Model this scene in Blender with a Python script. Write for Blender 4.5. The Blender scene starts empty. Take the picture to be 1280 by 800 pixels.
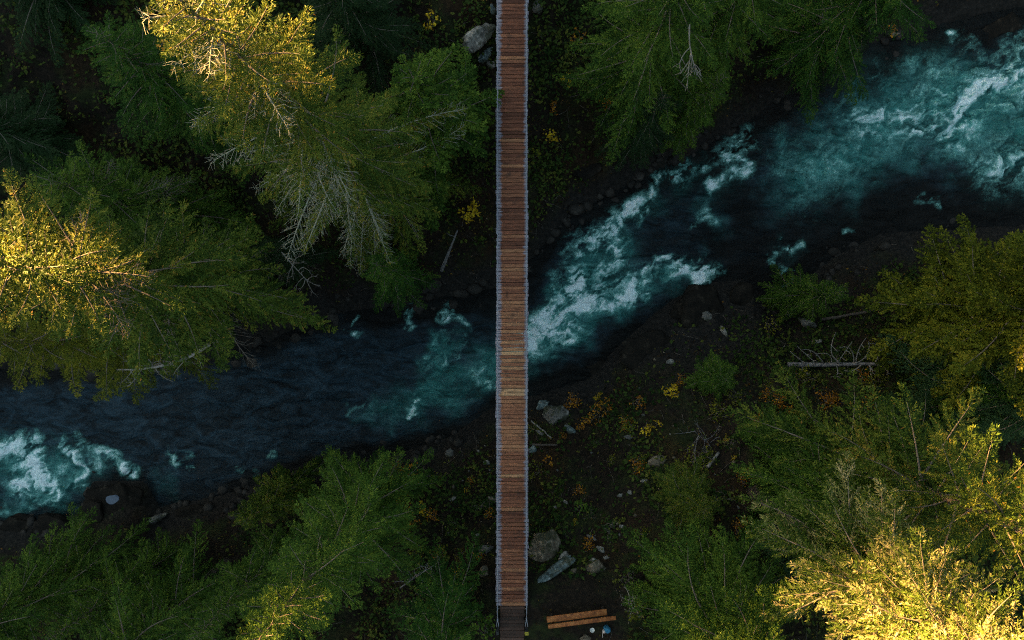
import bpy, math
import numpy as np

R_ = math.radians
SC = bpy.context.scene
COL = SC.collection
CAMZ, F = 40.0, 1280 * 24 / 36.0          # camera height over the water, focal length in photo pixels


def W(px, py, z=0.0):
    d = CAMZ - z
    return (px - 640) / F * d, (400 - py) / F * d


# ------------------------------------------------------------------ noise
def _h(ix, iy, iz, seed):
    n = (ix.astype(np.int64) * 374761393 + iy.astype(np.int64) * 668265263 + iz.astype(np.int64) * 2147483647 + seed * 974711) & 0xFFFFFFFF
    n = ((n ^ (n >> 13)) * 1274126177) & 0xFFFFFFFF
    n = ((n ^ (n >> 16)) * 2246822519) & 0xFFFFFFFF
    return ((n ^ (n >> 15)) & 0xFFFFFF) / float(0xFFFFFF)


def noise2(x, y, seed=0):
    x = np.asarray(x, float); y = np.asarray(y, float)
    ix, iy = np.floor(x), np.floor(y)
    fx, fy = x - ix, y - iy
    fx = fx * fx * fx * (fx * (fx * 6 - 15) + 10); fy = fy * fy * fy * (fy * (fy * 6 - 15) + 10)
    z = np.zeros_like(ix)
    a, b = _h(ix, iy, z, seed), _h(ix + 1, iy, z, seed)
    c, d = _h(ix, iy + 1, z, seed), _h(ix + 1, iy + 1, z, seed)
    return (a + (b - a) * fx) * (1 - fy) + (c + (d - c) * fx) * fy


def noise3(p, seed=0):
    i = np.floor(p); f = p - i
    f = f * f * (3 - 2 * f)
    r = 0
    for dx in (0, 1):
        for dy in (0, 1):
            for dz in (0, 1):
                w = (f[:, 0] if dx else 1 - f[:, 0]) * (f[:, 1] if dy else 1 - f[:, 1]) * (f[:, 2] if dz else 1 - f[:, 2])
                r = r + w * _h(i[:, 0] + dx, i[:, 1] + dy, i[:, 2] + dz, seed)
    return r


def fbm(x, y, seed=0, o=4, g=0.5):
    s, a, t = 0, 1.0, 0
    for k in range(o):
        s = s + a * noise2(x * 2 ** k + 13.7 * k, y * 2 ** k - 7.1 * k, seed + k)
        t += a; a *= g
    return s / t


def sstep(a, b, x):
    t = np.clip((x - a) / (b - a), 0, 1)
    return t * t * (3 - 2 * t)


# ------------------------------------------------------------------ terrain
UP = [(-2600, 700), (-900, 540), (-300, 486), (0, 464), (150, 452), (330, 432), (400, 398), (480, 386), (560, 372), (620, 362), (665, 325), (700, 285), (760, 245),
      (850, 203), (940, 150), (1060, 65), (1180, 32), (1280, 8), (1600, -100), (3200, -700)]
LO = [(-2600, 960), (-900, 740), (-300, 700), (0, 655), (98, 640), (116, 600), (182, 600), (200, 632), (290, 615), (400, 580), (480, 572), (560, 545), (620, 505),
      (665, 492), (740, 470), (772, 430), (840, 372), (888, 352), (930, 347), (962, 374), (1000, 352), (1060, 310), (1100, 290), (1280, 280), (1600, 190), (3200, -350)]
UPW = np.array([W(*p) for p in UP]); LOW = np.array([W(*p) for p in LO])


def bank(x, y):
    """metres outside the water's edge (negative in the river), and which side"""
    yu = np.interp(x, UPW[:, 0], UPW[:, 1]); yl = np.interp(x, LOW[:, 0], LOW[:, 1])
    du, dl = (y - yu) * .86, (yl - y) * .86
    return np.maximum(du, dl), du > dl


SUN_AZ = (-0.88, 0.47)                     # where the sun stands, seen from above
SUN_EL = 12.0
SHADE_RIDGE = 35.7  # crest height of the unseen ridge, set to shade the lower trees


def H(x, y):
    x = np.asarray(x, float); y = np.asarray(y, float)
    wob = (fbm(x * .35, y * .35, 5, 3) - .5) * 1.1
    d, upper = bank(x, y)
    d = d + wob * sstep(-.5, 2.5, np.abs(d))
    slope = np.where(upper, .47, .80)
    z = np.where(d < 0, -.12 - .5 * np.minimum(-d, 2.4), slope * d)
    cap = np.where(upper, 9.0, 7.4)
    z = np.where(z > cap, cap + (z - cap) * .12, z)
    # landing by the lower bridge end with the bench
    pad = sstep(0, 2.2, np.minimum.reduce([x + 2.6, 6.2 - x, -11.6 - y, y + 19.5]))
    rough = (fbm(x * .55, y * .55, 11, 4) - .5) * 1.5 * sstep(0, 2.5, d) + (fbm(x * 2.1, y * 2.1, 21, 3) - .5) * .35 * sstep(-.3, 1.0, d)
    z = z + rough * (1 - .92 * pad)
    z = z * (1 - pad) + (7.32 + .06 * (fbm(x * 1.5, y * 1.5, 3, 2) - .5)) * pad
    # unseen valley sides, raised to block the low sun and some sky
    r = np.hypot(x, y)
    s = x * SUN_AZ[0] + y * SUN_AZ[1]
    far = sstep(34, 95, r)
    c = s / np.maximum(r, 1e-3)
    side = sstep(.35, .85, c)
    rid = SHADE_RIDGE + (fbm(x * .06, y * .06, 41, 4) - .5) * 5.0 + (noise2(x * .5, y * .5, 9) - .5) * 1.6
    z = z + far * side * (rid - 9) + far * (1 - side) * 32 + sstep(110, 400, r) * 70 * (1 - side)
    return z


def hz(x, y):
    return float(H(np.array([x]), np.array([y]))[0])


def ground_at(px, py):
    """where the ray of a photo pixel meets the terrain"""
    z = 4.0
    for _ in range(40):
        x, y = W(px, py, z)
        z = z * .5 + hz(x, y) * .5
    x, y = W(px, py, z)
    return x, y, hz(x, y)


# ------------------------------------------------------------------ mesh helpers
def mesh_np(name, verts, quads=None, tris=None, mats=(), fattr=None, vattr=None, smooth=False):
    verts = np.asarray(verts, np.float32).reshape(-1, 3)
    me = bpy.data.meshes.new(name)
    loops, starts, totals, off = [], [], [], 0
    for f, k in ((quads, 4), (tris, 3)):
        if f is not None and len(f):
            f = np.asarray(f, np.int32).reshape(-1, k)
            loops.append(f.ravel()); starts.append(off + np.arange(len(f)) * k); totals.append(np.full(len(f), k)); off += f.size
    loops = np.concatenate(loops); starts = np.concatenate(starts); totals = np.concatenate(totals)
    me.vertices.add(len(verts)); me.vertices.foreach_set('co', verts.ravel())
    me.loops.add(len(loops)); me.loops.foreach_set('vertex_index', loops.astype(np.int32))
    me.polygons.add(len(starts)); me.polygons.foreach_set('loop_start', starts.astype(np.int32))
    me.polygons.foreach_set('loop_total', totals.astype(np.int32))
    if smooth:
        me.polygons.foreach_set('use_smooth', np.ones(len(starts), bool))
    for m in mats:
        me.materials.append(m)
    for k, v in (fattr or {}).items():
        v = np.asarray(v, np.float32)
        a = me.attributes.new(k, 'FLOAT', 'FACE'); a.data.foreach_set('value', v)
    for k, v in (vattr or {}).items():
        a = me.attributes.new(k, 'FLOAT', 'POINT'); a.data.foreach_set('value', np.asarray(v, np.float32))
    me.update(); me.validate()
    return me


def link(name, me, parent=None, loc=(0, 0, 0), rot=(0, 0, 0)):
    o = bpy.data.objects.new(name, me); COL.objects.link(o)
    o.location = loc; o.rotation_euler = rot
    if parent is not None:
        o.parent = parent
    return o


def tag(o, label=None, cat=None, group=None, kind=None):
    if label: o['label'] = label
    if cat: o['category'] = cat
    if group: o['group'] = group
    if kind: o['kind'] = kind
    return o


def empty(name, loc, rz=0.0, sc=1.0):
    o = bpy.data.objects.new(name, None); COL.objects.link(o)
    o.location = loc; o.rotation_euler = (0, 0, rz); o.scale = (sc, sc, sc) if np.isscalar(sc) else sc
    o.empty_display_size = .2
    return o


class MB:
    def __init__(s):
        s.v, s.q, s.t, s.f, s.n = [], [], [], [], 0

    def add(s, v, q, val=0.0):
        v = np.asarray(v, float).reshape(-1, 3); q = np.asarray(q, int).reshape(-1, 4)
        s.v.append(v); s.q.append(q + s.n); s.n += len(v); s.f.append(np.full(len(q), val))

    def box(s, c, size, rz=0.0, tilt=0.0, val=0.0, bev=0.0):
        x, y, z = np.array(size) / 2.0
        b = min(bev, x * .4, y * .4, z * .4)
        if b > 0:
            xs, ys = [(-x, -y + b), (-x + b, -y), (x - b, -y), (x, -y + b), (x, y - b), (x - b, y), (-x + b, y), (-x, y - b)], None
            ring = np.array(xs)
            inn = ring * np.array([(x - b) / x, (y - b) / y])
            lay = [np.c_[inn, np.full(8, -z)], np.c_[ring, np.full(8, -z + b)], np.c_[ring, np.full(8, z - b)], np.c_[inn, np.full(8, z)]]
            v = np.concatenate(lay)
            q = []
            for k in range(3):
                for j in range(8):
                    a, c2 = k * 8 + j, k * 8 + (j + 1) % 8
                    q.append((a, c2, c2 + 8, a + 8))
            for base, flip in ((0, True), (24, False)):
                for tr in ((0, 1, 2, 3), (0, 3, 4, 7), (7, 4, 5, 6)):
                    t = [base + i for i in tr]
                    q.append(t[::-1] if flip else t)
        else:
            v = np.array([(-x, -y, -z), (x, -y, -z), (x, y, -z), (-x, y, -z), (-x, -y, z), (x, -y, z), (x, y, z), (-x, y, z)])
            q = [(3, 2, 1, 0), (4, 5, 6, 7), (0, 1, 5, 4), (1, 2, 6, 5), (2, 3, 7, 6), (3, 0, 4, 7)]
        if tilt:
            ca, sa = math.cos(tilt), math.sin(tilt)
            v = np.c_[v[:, 0], v[:, 1] * ca - v[:, 2] * sa, v[:, 1] * sa + v[:, 2] * ca]
        ca, sa = math.cos(rz), math.sin(rz)
        v = np.c_[v[:, 0] * ca - v[:, 1] * sa, v[:, 0] * sa + v[:, 1] * ca, v[:, 2]] + np.array(c)
        s.add(v, q, val)

    def tube(s, pts, rad, n=6, val=0.0, cap=True):
        pts = np.asarray(pts, float); m = len(pts)
        rad = np.broadcast_to(np.asarray(rad, float), (m,))
        d = np.gradient(pts, axis=0); d /= np.linalg.norm(d, axis=1, keepdims=True) + 1e-9
        ref = np.array([0, 0, 1.0]) if abs(d[:, 2]).mean() < .8 else np.array([1.0, 0, 0])
        a = np.cross(d, ref); a /= np.linalg.norm(a, axis=1, keepdims=True) + 1e-9
        b = np.cross(d, a)
        th = np.arange(n) * 2 * math.pi / n
        v = pts[:, None] + rad[:, None, None] * (a[:, None] * np.cos(th)[None, :, None] + b[:, None] * np.sin(th)[None, :, None])
        q = []
        for k in range(m - 1):
            for j in range(n):
                q.append((k * n + j, k * n + (j + 1) % n, (k + 1) * n + (j + 1) % n, (k + 1) * n + j))
        v = v.reshape(-1, 3)
        if cap:
            for k, fl in ((0, 0), (m - 1, 1)):
                for j in range(0, n - 2, 2):
                    t = [k * n, k * n + j + 1, k * n + j + 2, k * n + (j + 3) % n]
                    if j + 3 <= n - 1 or j + 3 == n:
                        q.append(t if fl else t[::-1])
        q = [t for t in q if len(set(t)) == 4]
        s.add(v, q, val)

    def mesh(s, name, mat, smooth=False):
        me = mesh_np(name, np.concatenate(s.v), np.concatenate(s.q), mats=[mat], fattr={'v': np.concatenate(s.f)}, smooth=smooth)
        return me

    def build(s, name, mat, parent=None, smooth=False, loc=(0, 0, 0)):
        return link(name, s.mesh(name, mat, smooth), parent, loc)


# ------------------------------------------------------------------ materials
def new_mat(name):
    m = bpy.data.materials.new(name); m.use_nodes = True
    nt = m.node_tree; nt.nodes.clear()
    out = nt.nodes.new('ShaderNodeOutputMaterial')
    return m, nt, out


def nd(nt, t, **kw):
    n = nt.nodes.new(t)
    for k, v in kw.items():
        if k.startswith('_'):
            n.inputs[k[1:].replace('_', ' ')].default_value = v
        else:
            setattr(n, k, v)
    return n


def ramp(nt, src, stops):
    r = nt.nodes.new('ShaderNodeValToRGB')
    e = r.color_ramp.elements
    while len(e) > 1: e.remove(e[-1])
    e[0].position = stops[0][0]; e[0].color = (*stops[0][1], 1)
    for p, c in stops[1:]:
        x = e.new(p); x.color = (*c, 1)
    nt.links.new(src, r.inputs[0])
    return r.outputs[0]


def noise_tex(nt, vec, scale, detail=4, rough=.55, out='Fac'):
    n = nd(nt, 'ShaderNodeTexNoise', _Scale=scale, _Detail=detail, _Roughness=rough)
    if vec is not None: nt.links.new(vec, n.inputs['Vector'])
    return n.outputs[out]


def mixc(nt, fac, a, b, mode='MIX'):
    n = nd(nt, 'ShaderNodeMix', data_type='RGBA', blend_type=mode)
    for s, v in ((n.inputs[0], fac), (n.inputs[6], a), (n.inputs[7], b)):
        if hasattr(v, 'is_output') or hasattr(v, 'links'): nt.links.new(v, s)
        elif isinstance(v, tuple): s.default_value = (*v, 1)
        else: s.default_value = v
    return n.outputs[2]


def foliage_mat(name, stops, trans=.25, spec=.06):
    m, nt, out = new_mat(name)
    at = nd(nt, 'ShaderNodeAttribute', attribute_name='v')
    col = ramp(nt, at.outputs['Fac'], stops)
    p = nd(nt, 'ShaderNodeBsdfPrincipled', _Roughness=.55)
    p.inputs['Specular IOR Level'].default_value = spec
    nt.links.new(col, p.inputs['Base Color'])
    tr = nd(nt, 'ShaderNodeBsdfTranslucent')
    nt.links.new(mixc(nt, 1.0, col, (1.0, .95, .55), 'MULTIPLY'), tr.inputs['Color'])
    mx = nd(nt, 'ShaderNodeMixShader'); mx.inputs[0].default_value = trans
    nt.links.new(p.outputs[0], mx.inputs[1]); nt.links.new(tr.outputs[0], mx.inputs[2])
    nt.links.new(mx.outputs[0], out.inputs[0])
    return m


def surf_mat(name, stops, scale=3.0, rough=.85, bump=.3, bscale=None, spec=.3, detail=6, per_face=0.0, metal=0.0):
    m, nt, out = new_mat(name)
    tc = nd(nt, 'ShaderNodeTexCoord')
    f = noise_tex(nt, tc.outputs['Object'], scale, detail, .62)
    if per_face:
        at = nd(nt, 'ShaderNodeAttribute', attribute_name='v')
        mm = nd(nt, 'ShaderNodeMix', data_type='FLOAT'); mm.inputs[0].default_value = per_face
        nt.links.new(f, mm.inputs[2]); nt.links.new(at.outputs['Fac'], mm.inputs[3]); f = mm.outputs[0]
    col = ramp(nt, f, stops)
    if name.endswith('_rock') and 'wet' not in name:
        mo = noise_tex(nt, tc.outputs['Object'], 1.9, 5, .6)
        col = mixc(nt, ramp(nt, mo, [(.46, (0, 0, 0)), (.56, (.85, .85, .85))]), col, (.022, .026, .010))
    p = nd(nt, 'ShaderNodeBsdfPrincipled', _Roughness=rough, _Metallic=metal)
    p.inputs['Specular IOR Level'].default_value = spec
    nt.links.new(col, p.inputs['Base Color'])
    if bump:
        b = nd(nt, 'ShaderNodeBump', _Strength=bump, _Distance=.05)
        nt.links.new(noise_tex(nt, tc.outputs['Object'], bscale or scale * 3, 5, .6), b.inputs['Height'])
        nt.links.new(b.outputs[0], p.inputs['Normal'])
    nt.links.new(p.outputs[0], out.inputs[0])
    return m


M = {}
M['fir'] = foliage_mat('fir_needles', [(0, (.006, .026, .005)), (.4, (.028, .074, .012)), (.85, (.076, .140, .018)), (1, (.14, .11, .03))])
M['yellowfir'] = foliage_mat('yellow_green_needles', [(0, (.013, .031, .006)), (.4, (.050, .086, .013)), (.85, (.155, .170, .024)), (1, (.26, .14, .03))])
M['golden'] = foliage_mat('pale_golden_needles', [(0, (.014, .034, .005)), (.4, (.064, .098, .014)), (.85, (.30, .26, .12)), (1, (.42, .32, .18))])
M['dark'] = foliage_mat('shade_dark_needles', [(0, (.010, .026, .010)), (.6, (.020, .042, .015)), (1, (.035, .056, .018))])  # deep shade put into a darker needle colour
M['blue'] = foliage_mat('blue_green_needles', [(0, (.016, .040, .016)), (.6, (.032, .068, .028)), (1, (.055, .090, .040))])
M['soft'] = foliage_mat('soft_green_needles', [(0, (.009, .028, .005)), (.45, (.045, .092, .0135)), (1, (.135, .192, .025))])
M['olive'] = foliage_mat('olive_leaves', [(0, (.026, .038, .006)), (.45, (.088, .105, .010)), (1, (.20, .18, .018))])
M['yellow'] = foliage_mat('yellow_maple_leaves', [(0, (.26, .17, .012)), (.6, (.50, .33, .015)), (1, (.62, .45, .03))])
M['orange'] = foliage_mat('orange_leaves', [(0, (.17, .065, .010)), (.6, (.36, .145, .014)), (1, (.50, .26, .02))])
M['red'] = foliage_mat('red_leaves', [(0, (.22, .03, .012)), (1, (.40, .07, .02))])
M['litter'] = foliage_mat('leaf_litter', [(0, (.012, .008, .005)), (.38, (.036, .021, .010)), (.56, (.070, .044, .012)), (.72, (.045, .070, .014)), (.86, (.16, .075, .016)), (.95, (.26, .15, .02)), (1, (.34, .26, .18))], trans=.15)
M['fern'] = foliage_mat('fern_fronds', [(0, (.014, .032, .008)), (.6, (.045, .072, .014)), (1, (.105, .110, .02))])
M['bark'] = surf_mat('bark', [(.3, (.035, .027, .022)), (.7, (.10, .082, .07))], 6, .95, .6)
M['twig'] = surf_mat('twig_bark', [(.3, (.075, .060, .052)), (.7, (.17, .145, .125))], 6, .95, .3)
M['deadwood'] = surf_mat('weathered_deadwood', [(.3, (.11, .10, .095)), (.7, (.28, .255, .24))], 5, .9, .4)
M['drift'] = surf_mat('grey_log', [(.3, (.07, .068, .075)), (.7, (.19, .18, .19))], 5, .9, .5)
M['lichen'] = surf_mat('lichen_twigs', [(.3, (.14, .15, .12)), (.7, (.34, .34, .28))], 9, .95, .3)
M['rock'] = surf_mat('grey_rock', [(.32, (.045, .042, .040)), (.5, (.12, .115, .11)), (.7, (.26, .25, .24))], 2.6, .85, .8, 9)
M['palerock'] = surf_mat('pale_rock', [(.34, (.04, .037, .034)), (.5, (.22, .205, .19)), (.68, (.48, .46, .44))], 3.5, .85, .7, 12)
M['tanrock'] = surf_mat('tan_rock', [(.3, (.03, .024, .017)), (.5, (.13, .105, .078)), (.7, (.30, .26, .21))], 3, .85, .7, 10)
M['bluerock'] = surf_mat('blue_grey_rock', [(.34, (.02, .028, .03)), (.5, (.10, .14, .15)), (.7, (.32, .34, .35))], 3, .8, .7, 10)
M['wetrock'] = surf_mat('wet_black_rock', [(.35, (.005, .0045, .004)), (.60, (.012, .010, .008)), (.80, (.05, .042, .033))], 2.2, .85, 1.0, 6, spec=.12)
M['cobble'] = surf_mat('dark_cobbles', [(.35, (.008, .0075, .007)), (.6, (.024, .021, .019)), (.8, (.07, .064, .058))], 1.3, .7, .6, 8, spec=.2)
M['steel'] = surf_mat('galvanised_steel', [(.3, (.17, .185, .225)), (.7, (.28, .30, .36))], 20, .55, .05, metal=.15)
M['darksteel'] = surf_mat('dark_steel', [(.3, (.012, .014, .018)), (.7, (.03, .034, .04))], 10, .5, .1)
M['benchwood'] = surf_mat('orange_stained_wood', [(.3, (.085, .026, .008)), (.5, (.25, .082, .022)), (.72, (.40, .165, .052))], 4, .65, .25)
M['blackwood'] = surf_mat('dark_timber', [(.3, (.018, .013, .011)), (.7, (.045, .032, .026))], 5, .8, .3)
M['approach'] = surf_mat('damp_red_brown_boards', [(.3, (.022, .013, .010)), (.5, (.045, .023, .017)), (.7, (.075, .040, .030))], 3, .7, .3, per_face=.4)
M['bluecloth'] = surf_mat('blue_cloth', [(.3, (.02, .12, .24)), (.7, (.04, .22, .38))], 8, .8, .3)
M['palecloth'] = surf_mat('pale_cloth', [(.3, (.40, .33, .32)), (.7, (.58, .50, .48))], 8, .8, .2)
M['white'] = surf_mat('white_enamel', [(.3, (.55, .55, .54)), (.7, (.72, .72, .70))], 8, .4, .0)
M['tagyellow'] = surf_mat('yellow_plate', [(.3, (.28, .24, .02)), (.7, (.40, .34, .03))], 8, .6, .0)


def plank_material():
    m, nt, out = new_mat('weathered_planks')
    at = nd(nt, 'ShaderNodeAttribute', attribute_name='v')
    tc = nd(nt, 'ShaderNodeTexCoord')
    mp = nd(nt, 'ShaderNodeMapping'); mp.inputs['Scale'].default_value = (.7, 7, 7)
    nt.links.new(tc.outputs['Object'], mp.inputs[0])
    grain = noise_tex(nt, mp.outputs[0], 3.2, 7, .65)
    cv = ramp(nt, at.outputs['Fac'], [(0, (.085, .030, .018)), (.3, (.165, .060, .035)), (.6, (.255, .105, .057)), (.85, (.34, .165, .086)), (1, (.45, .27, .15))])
    gm = ramp(nt, grain, [(.28, (.30, .28, .27)), (.5, (.95, .95, .95)), (.72, (1.5, 1.45, 1.4))])
    c = mixc(nt, 1.0, cv, gm, 'MULTIPLY')
    blot = noise_tex(nt, tc.outputs['Object'], 2.6, 5, .6)
    c = mixc(nt, ramp(nt, blot, [(.56, (0, 0, 0)), (.74, (.75, .75, .75))]), c, (.035, .022, .018))
    # silvered, untrodden plank ends under the rails
    sx = nd(nt, 'ShaderNodeSeparateXYZ'); nt.links.new(tc.outputs['Object'], sx.inputs[0])
    sh = nd(nt, 'ShaderNodeMath', operation='SUBTRACT'); nt.links.new(sx.outputs[0], sh.inputs[0]); sh.inputs[1].default_value = .04
    ab = nd(nt, 'ShaderNodeMath', operation='ABSOLUTE'); nt.links.new(sh.outputs[0], ab.inputs[0])
    jit = noise_tex(nt, mp.outputs[0], 1.1, 3, .5)
    ad = nd(nt, 'ShaderNodeMath', operation='MULTIPLY_ADD'); nt.links.new(jit, ad.inputs[0]); ad.inputs[1].default_value = .34; nt.links.new(ab.outputs[0], ad.inputs[2])
    edge = ramp(nt, ad.outputs[0], [(.69, (0, 0, 0)), (.80, (.85, .85, .85))])
    gr = mixc(nt, ramp(nt, grain, [(.35, (0, 0, 0)), (.62, (1, 1, 1))]), (.075, .08, .12), (.31, .305, .39))
    c = mixc(nt, edge, c, gr)
    p = nd(nt, 'ShaderNodeBsdfPrincipled', _Roughness=.75); p.inputs['Specular IOR Level'].default_value = .25
    nt.links.new(c, p.inputs['Base Color'])
    b = nd(nt, 'ShaderNodeBump', _Strength=.4, _Distance=.02); nt.links.new(grain, b.inputs['Height']); nt.links.new(b.outputs[0], p.inputs['Normal'])
    nt.links.new(p.outputs[0], out.inputs[0])
    return m


M['planks'] = plank_material()


def ground_material():
    m, nt, out = new_mat('forest_floor')
    tc = nd(nt, 'ShaderNodeTexCoord')
    n1 = noise_tex(nt, tc.outputs['Object'], .9, 8, .65)
    n2 = noise_tex(nt, tc.outputs['Object'], 5.0, 6, .65)
    n3 = noise_tex(nt, tc.outputs['Object'], .35, 4, .55)
    soil = ramp(nt, n2, [(.3, (.005, .004, .003)), (.55, (.013, .0095, .007)), (.75, (.034, .023, .015))])
    moss = ramp(nt, n2, [(.3, (.006, .010, .004)), (.7, (.024, .032, .009))])
    c = mixc(nt, ramp(nt, n1, [(.46, (0, 0, 0)), (.60, (.85, .85, .85))]), soil, moss)
    rust = ramp(nt, n2, [(.3, (.010, .006, .004)), (.7, (.036, .020, .009))])
    c = mixc(nt, ramp(nt, n3, [(.5, (0, 0, 0)), (.66, (.8, .8, .8))]), c, rust)
    at = nd(nt, 'ShaderNodeAttribute', attribute_name='wet')
    rk = ramp(nt, n2, [(.38, (.007, .007, .007)), (.6, (.018, .016, .015)), (.8, (.045, .040, .036))])
    c = mixc(nt, at.outputs['Fac'], c, rk)
    p = nd(nt, 'ShaderNodeBsdfPrincipled', _Roughness=.92); p.inputs['Specular IOR Level'].default_value = .15
    nt.links.new(c, p.inputs['Base Color'])
    b = nd(nt, 'ShaderNodeBump', _Strength=.8, _Distance=.12); nt.links.new(n2, b.inputs['Height']); nt.links.new(b.outputs[0], p.inputs['Normal'])
    nt.links.new(p.outputs[0], out.inputs[0])
    return m


M['ground'] = ground_material()


def water_material():
    m, nt, out = new_mat('river_water')
    fo = nd(nt, 'ShaderNodeAttribute', attribute_name='foam')
    te = nd(nt, 'ShaderNodeAttribute', attribute_name='teal')
    tc = nd(nt, 'ShaderNodeTexCoord')
    mp = nd(nt, 'ShaderNodeMapping'); mp.inputs['Rotation'].default_value = (0, 0, R_(-24)); mp.inputs['Scale'].default_value = (.55, 1.25, 1)
    nt.links.new(tc.outputs['Object'], mp.inputs[0])
    n1 = noise_tex(nt, mp.outputs[0], 1.25, 9, .68); n1.node.inputs['Distortion'].default_value = 1.4
    n2 = noise_tex(nt, tc.outputs['Object'], 7.5, 6, .7)
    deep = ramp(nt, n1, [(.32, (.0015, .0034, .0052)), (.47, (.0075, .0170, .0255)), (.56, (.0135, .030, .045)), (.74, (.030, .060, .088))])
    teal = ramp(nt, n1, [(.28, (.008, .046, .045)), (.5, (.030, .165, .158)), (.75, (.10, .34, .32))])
    de = nd(nt, 'ShaderNodeAttribute', attribute_name='bed_shade')
    deep = mixc(nt, de.outputs['Fac'], deep, (.0016, .0024, .0030))  # darkens the water by painted shade and the shallow bed
    c = mixc(nt, te.outputs['Fac'], deep, teal)
    # fine break-up of the foam
    n3 = noise_tex(nt, tc.outputs['Object'], 19.0, 4, .65)
    nm = nd(nt, 'ShaderNodeMath', operation='ADD'); nt.links.new(n2, nm.inputs[0]); nt.links.new(n3, nm.inputs[1])
    k = nd(nt, 'ShaderNodeMath', operation='MULTIPLY_ADD'); nt.links.new(nm.outputs[0], k.inputs[0]); k.inputs[1].default_value = .75
    nt.links.new(fo.outputs['Fac'], k.inputs[2])
    kk = nd(nt, 'ShaderNodeMath', operation='SUBTRACT'); nt.links.new(k.outputs[0], kk.inputs[0]); kk.inputs[1].default_value = .76
    gate = nd(nt, 'ShaderNodeMath', operation='MULTIPLY', use_clamp=True); nt.links.new(fo.outputs['Fac'], gate.inputs[0]); gate.inputs[1].default_value = 6
    ff = nd(nt, 'ShaderNodeMath', operation='MULTIPLY', use_clamp=True); nt.links.new(kk.outputs[0], ff.inputs[0]); nt.links.new(gate.outputs[0], ff.inputs[1])
    c = mixc(nt, ramp(nt, ff.outputs[0], [(.02, (0, 0, 0)), (.30, (.25, .25, .25)), (.62, (.75, .75, .75)), (.95, (1, 1, 1))]), c,
             ramp(nt, ff.outputs[0], [(0, (.09, .32, .31)), (.45, (.20, .50, .48)), (.75, (.48, .70, .72)), (1, (.70, .82, .88))]))
    p = nd(nt, 'ShaderNodeBsdfPrincipled')
    nt.links.new(c, p.inputs['Base Color'])
    nt.links.new(ramp(nt, ff.outputs[0], [(0, (.16, .16, .16)), (.5, (.7, .7, .7))]), p.inputs['Roughness'])
    p.inputs['IOR'].default_value = 1.33; p.inputs['Specular IOR Level'].default_value = .26
    h = nd(nt, 'ShaderNodeMath', operation='MULTIPLY_ADD'); nt.links.new(n2, h.inputs[0]); h.inputs[1].default_value = .3; nt.links.new(n1, h.inputs[2])
    b = nd(nt, 'ShaderNodeBump', _Strength=.9, _Distance=.22); nt.links.new(h.outputs[0], b.inputs['Height']); nt.links.new(b.outputs[0], p.inputs['Normal'])
    nt.links.new(p.outputs[0], out.inputs[0])
    return m


M['water'] = water_material()


# ------------------------------------------------------------------ setting
def axis(lim, step, far):
    a = list(np.arange(-lim, lim + 1e-6, step)); k = step
    while a[-1] < far:
        k *= 1.16; a.append(a[-1] + k); a.insert(0, a[0] - k)
    return np.array(a)


gx, gy = axis(35, .2, 600), axis(22, .2, 600)
X, Y = np.meshgrid(gx, gy)
Z = H(X, Y)
nx, ny = len(gx), len(gy)
idx = np.arange(nx * ny).reshape(ny, nx)
q = np.stack([idx[:-1, :-1], idx[:-1, 1:], idx[1:, 1:], idx[1:, :-1]], -1).reshape(-1, 4)
dd, _u = bank(X, Y)
wet = 1 - sstep(.3, 2.2, dd + (fbm(X * .8, Y * .8, 61, 3) - .5) * 2.4)
shelf = np.exp(-(((X - W(850, 0)[0]) / 5.2) ** 2 + ((Y - W(0, 410)[1]) / 2.9) ** 2) * 1.0)
wet = np.clip(wet + shelf * 1.2, 0, 1)
ground = link('ground', mesh_np('ground', np.c_[X.ravel(), Y.ravel(), Z.ravel()], q, mats=[M['ground']], vattr={'wet': wet.ravel()}, smooth=True))
tag(ground, kind='structure')

# river
wx = axis(33, .085, 150); wy = np.arange(-22, 22.01, .085)
wx = wx[np.abs(wx) < 150]
X, Y = np.meshgrid(wx, wy)
d, _u = bank(X, Y)
Yc = .5 * (np.interp(X, UPW[:, 0], UPW[:, 1]) + np.interp(X, LOW[:, 0], LOW[:, 1]))
PX, PY = X / CAMZ * F + 640, 400 - Y / CAMZ * F          # positions on the water, measured off the photograph

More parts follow.
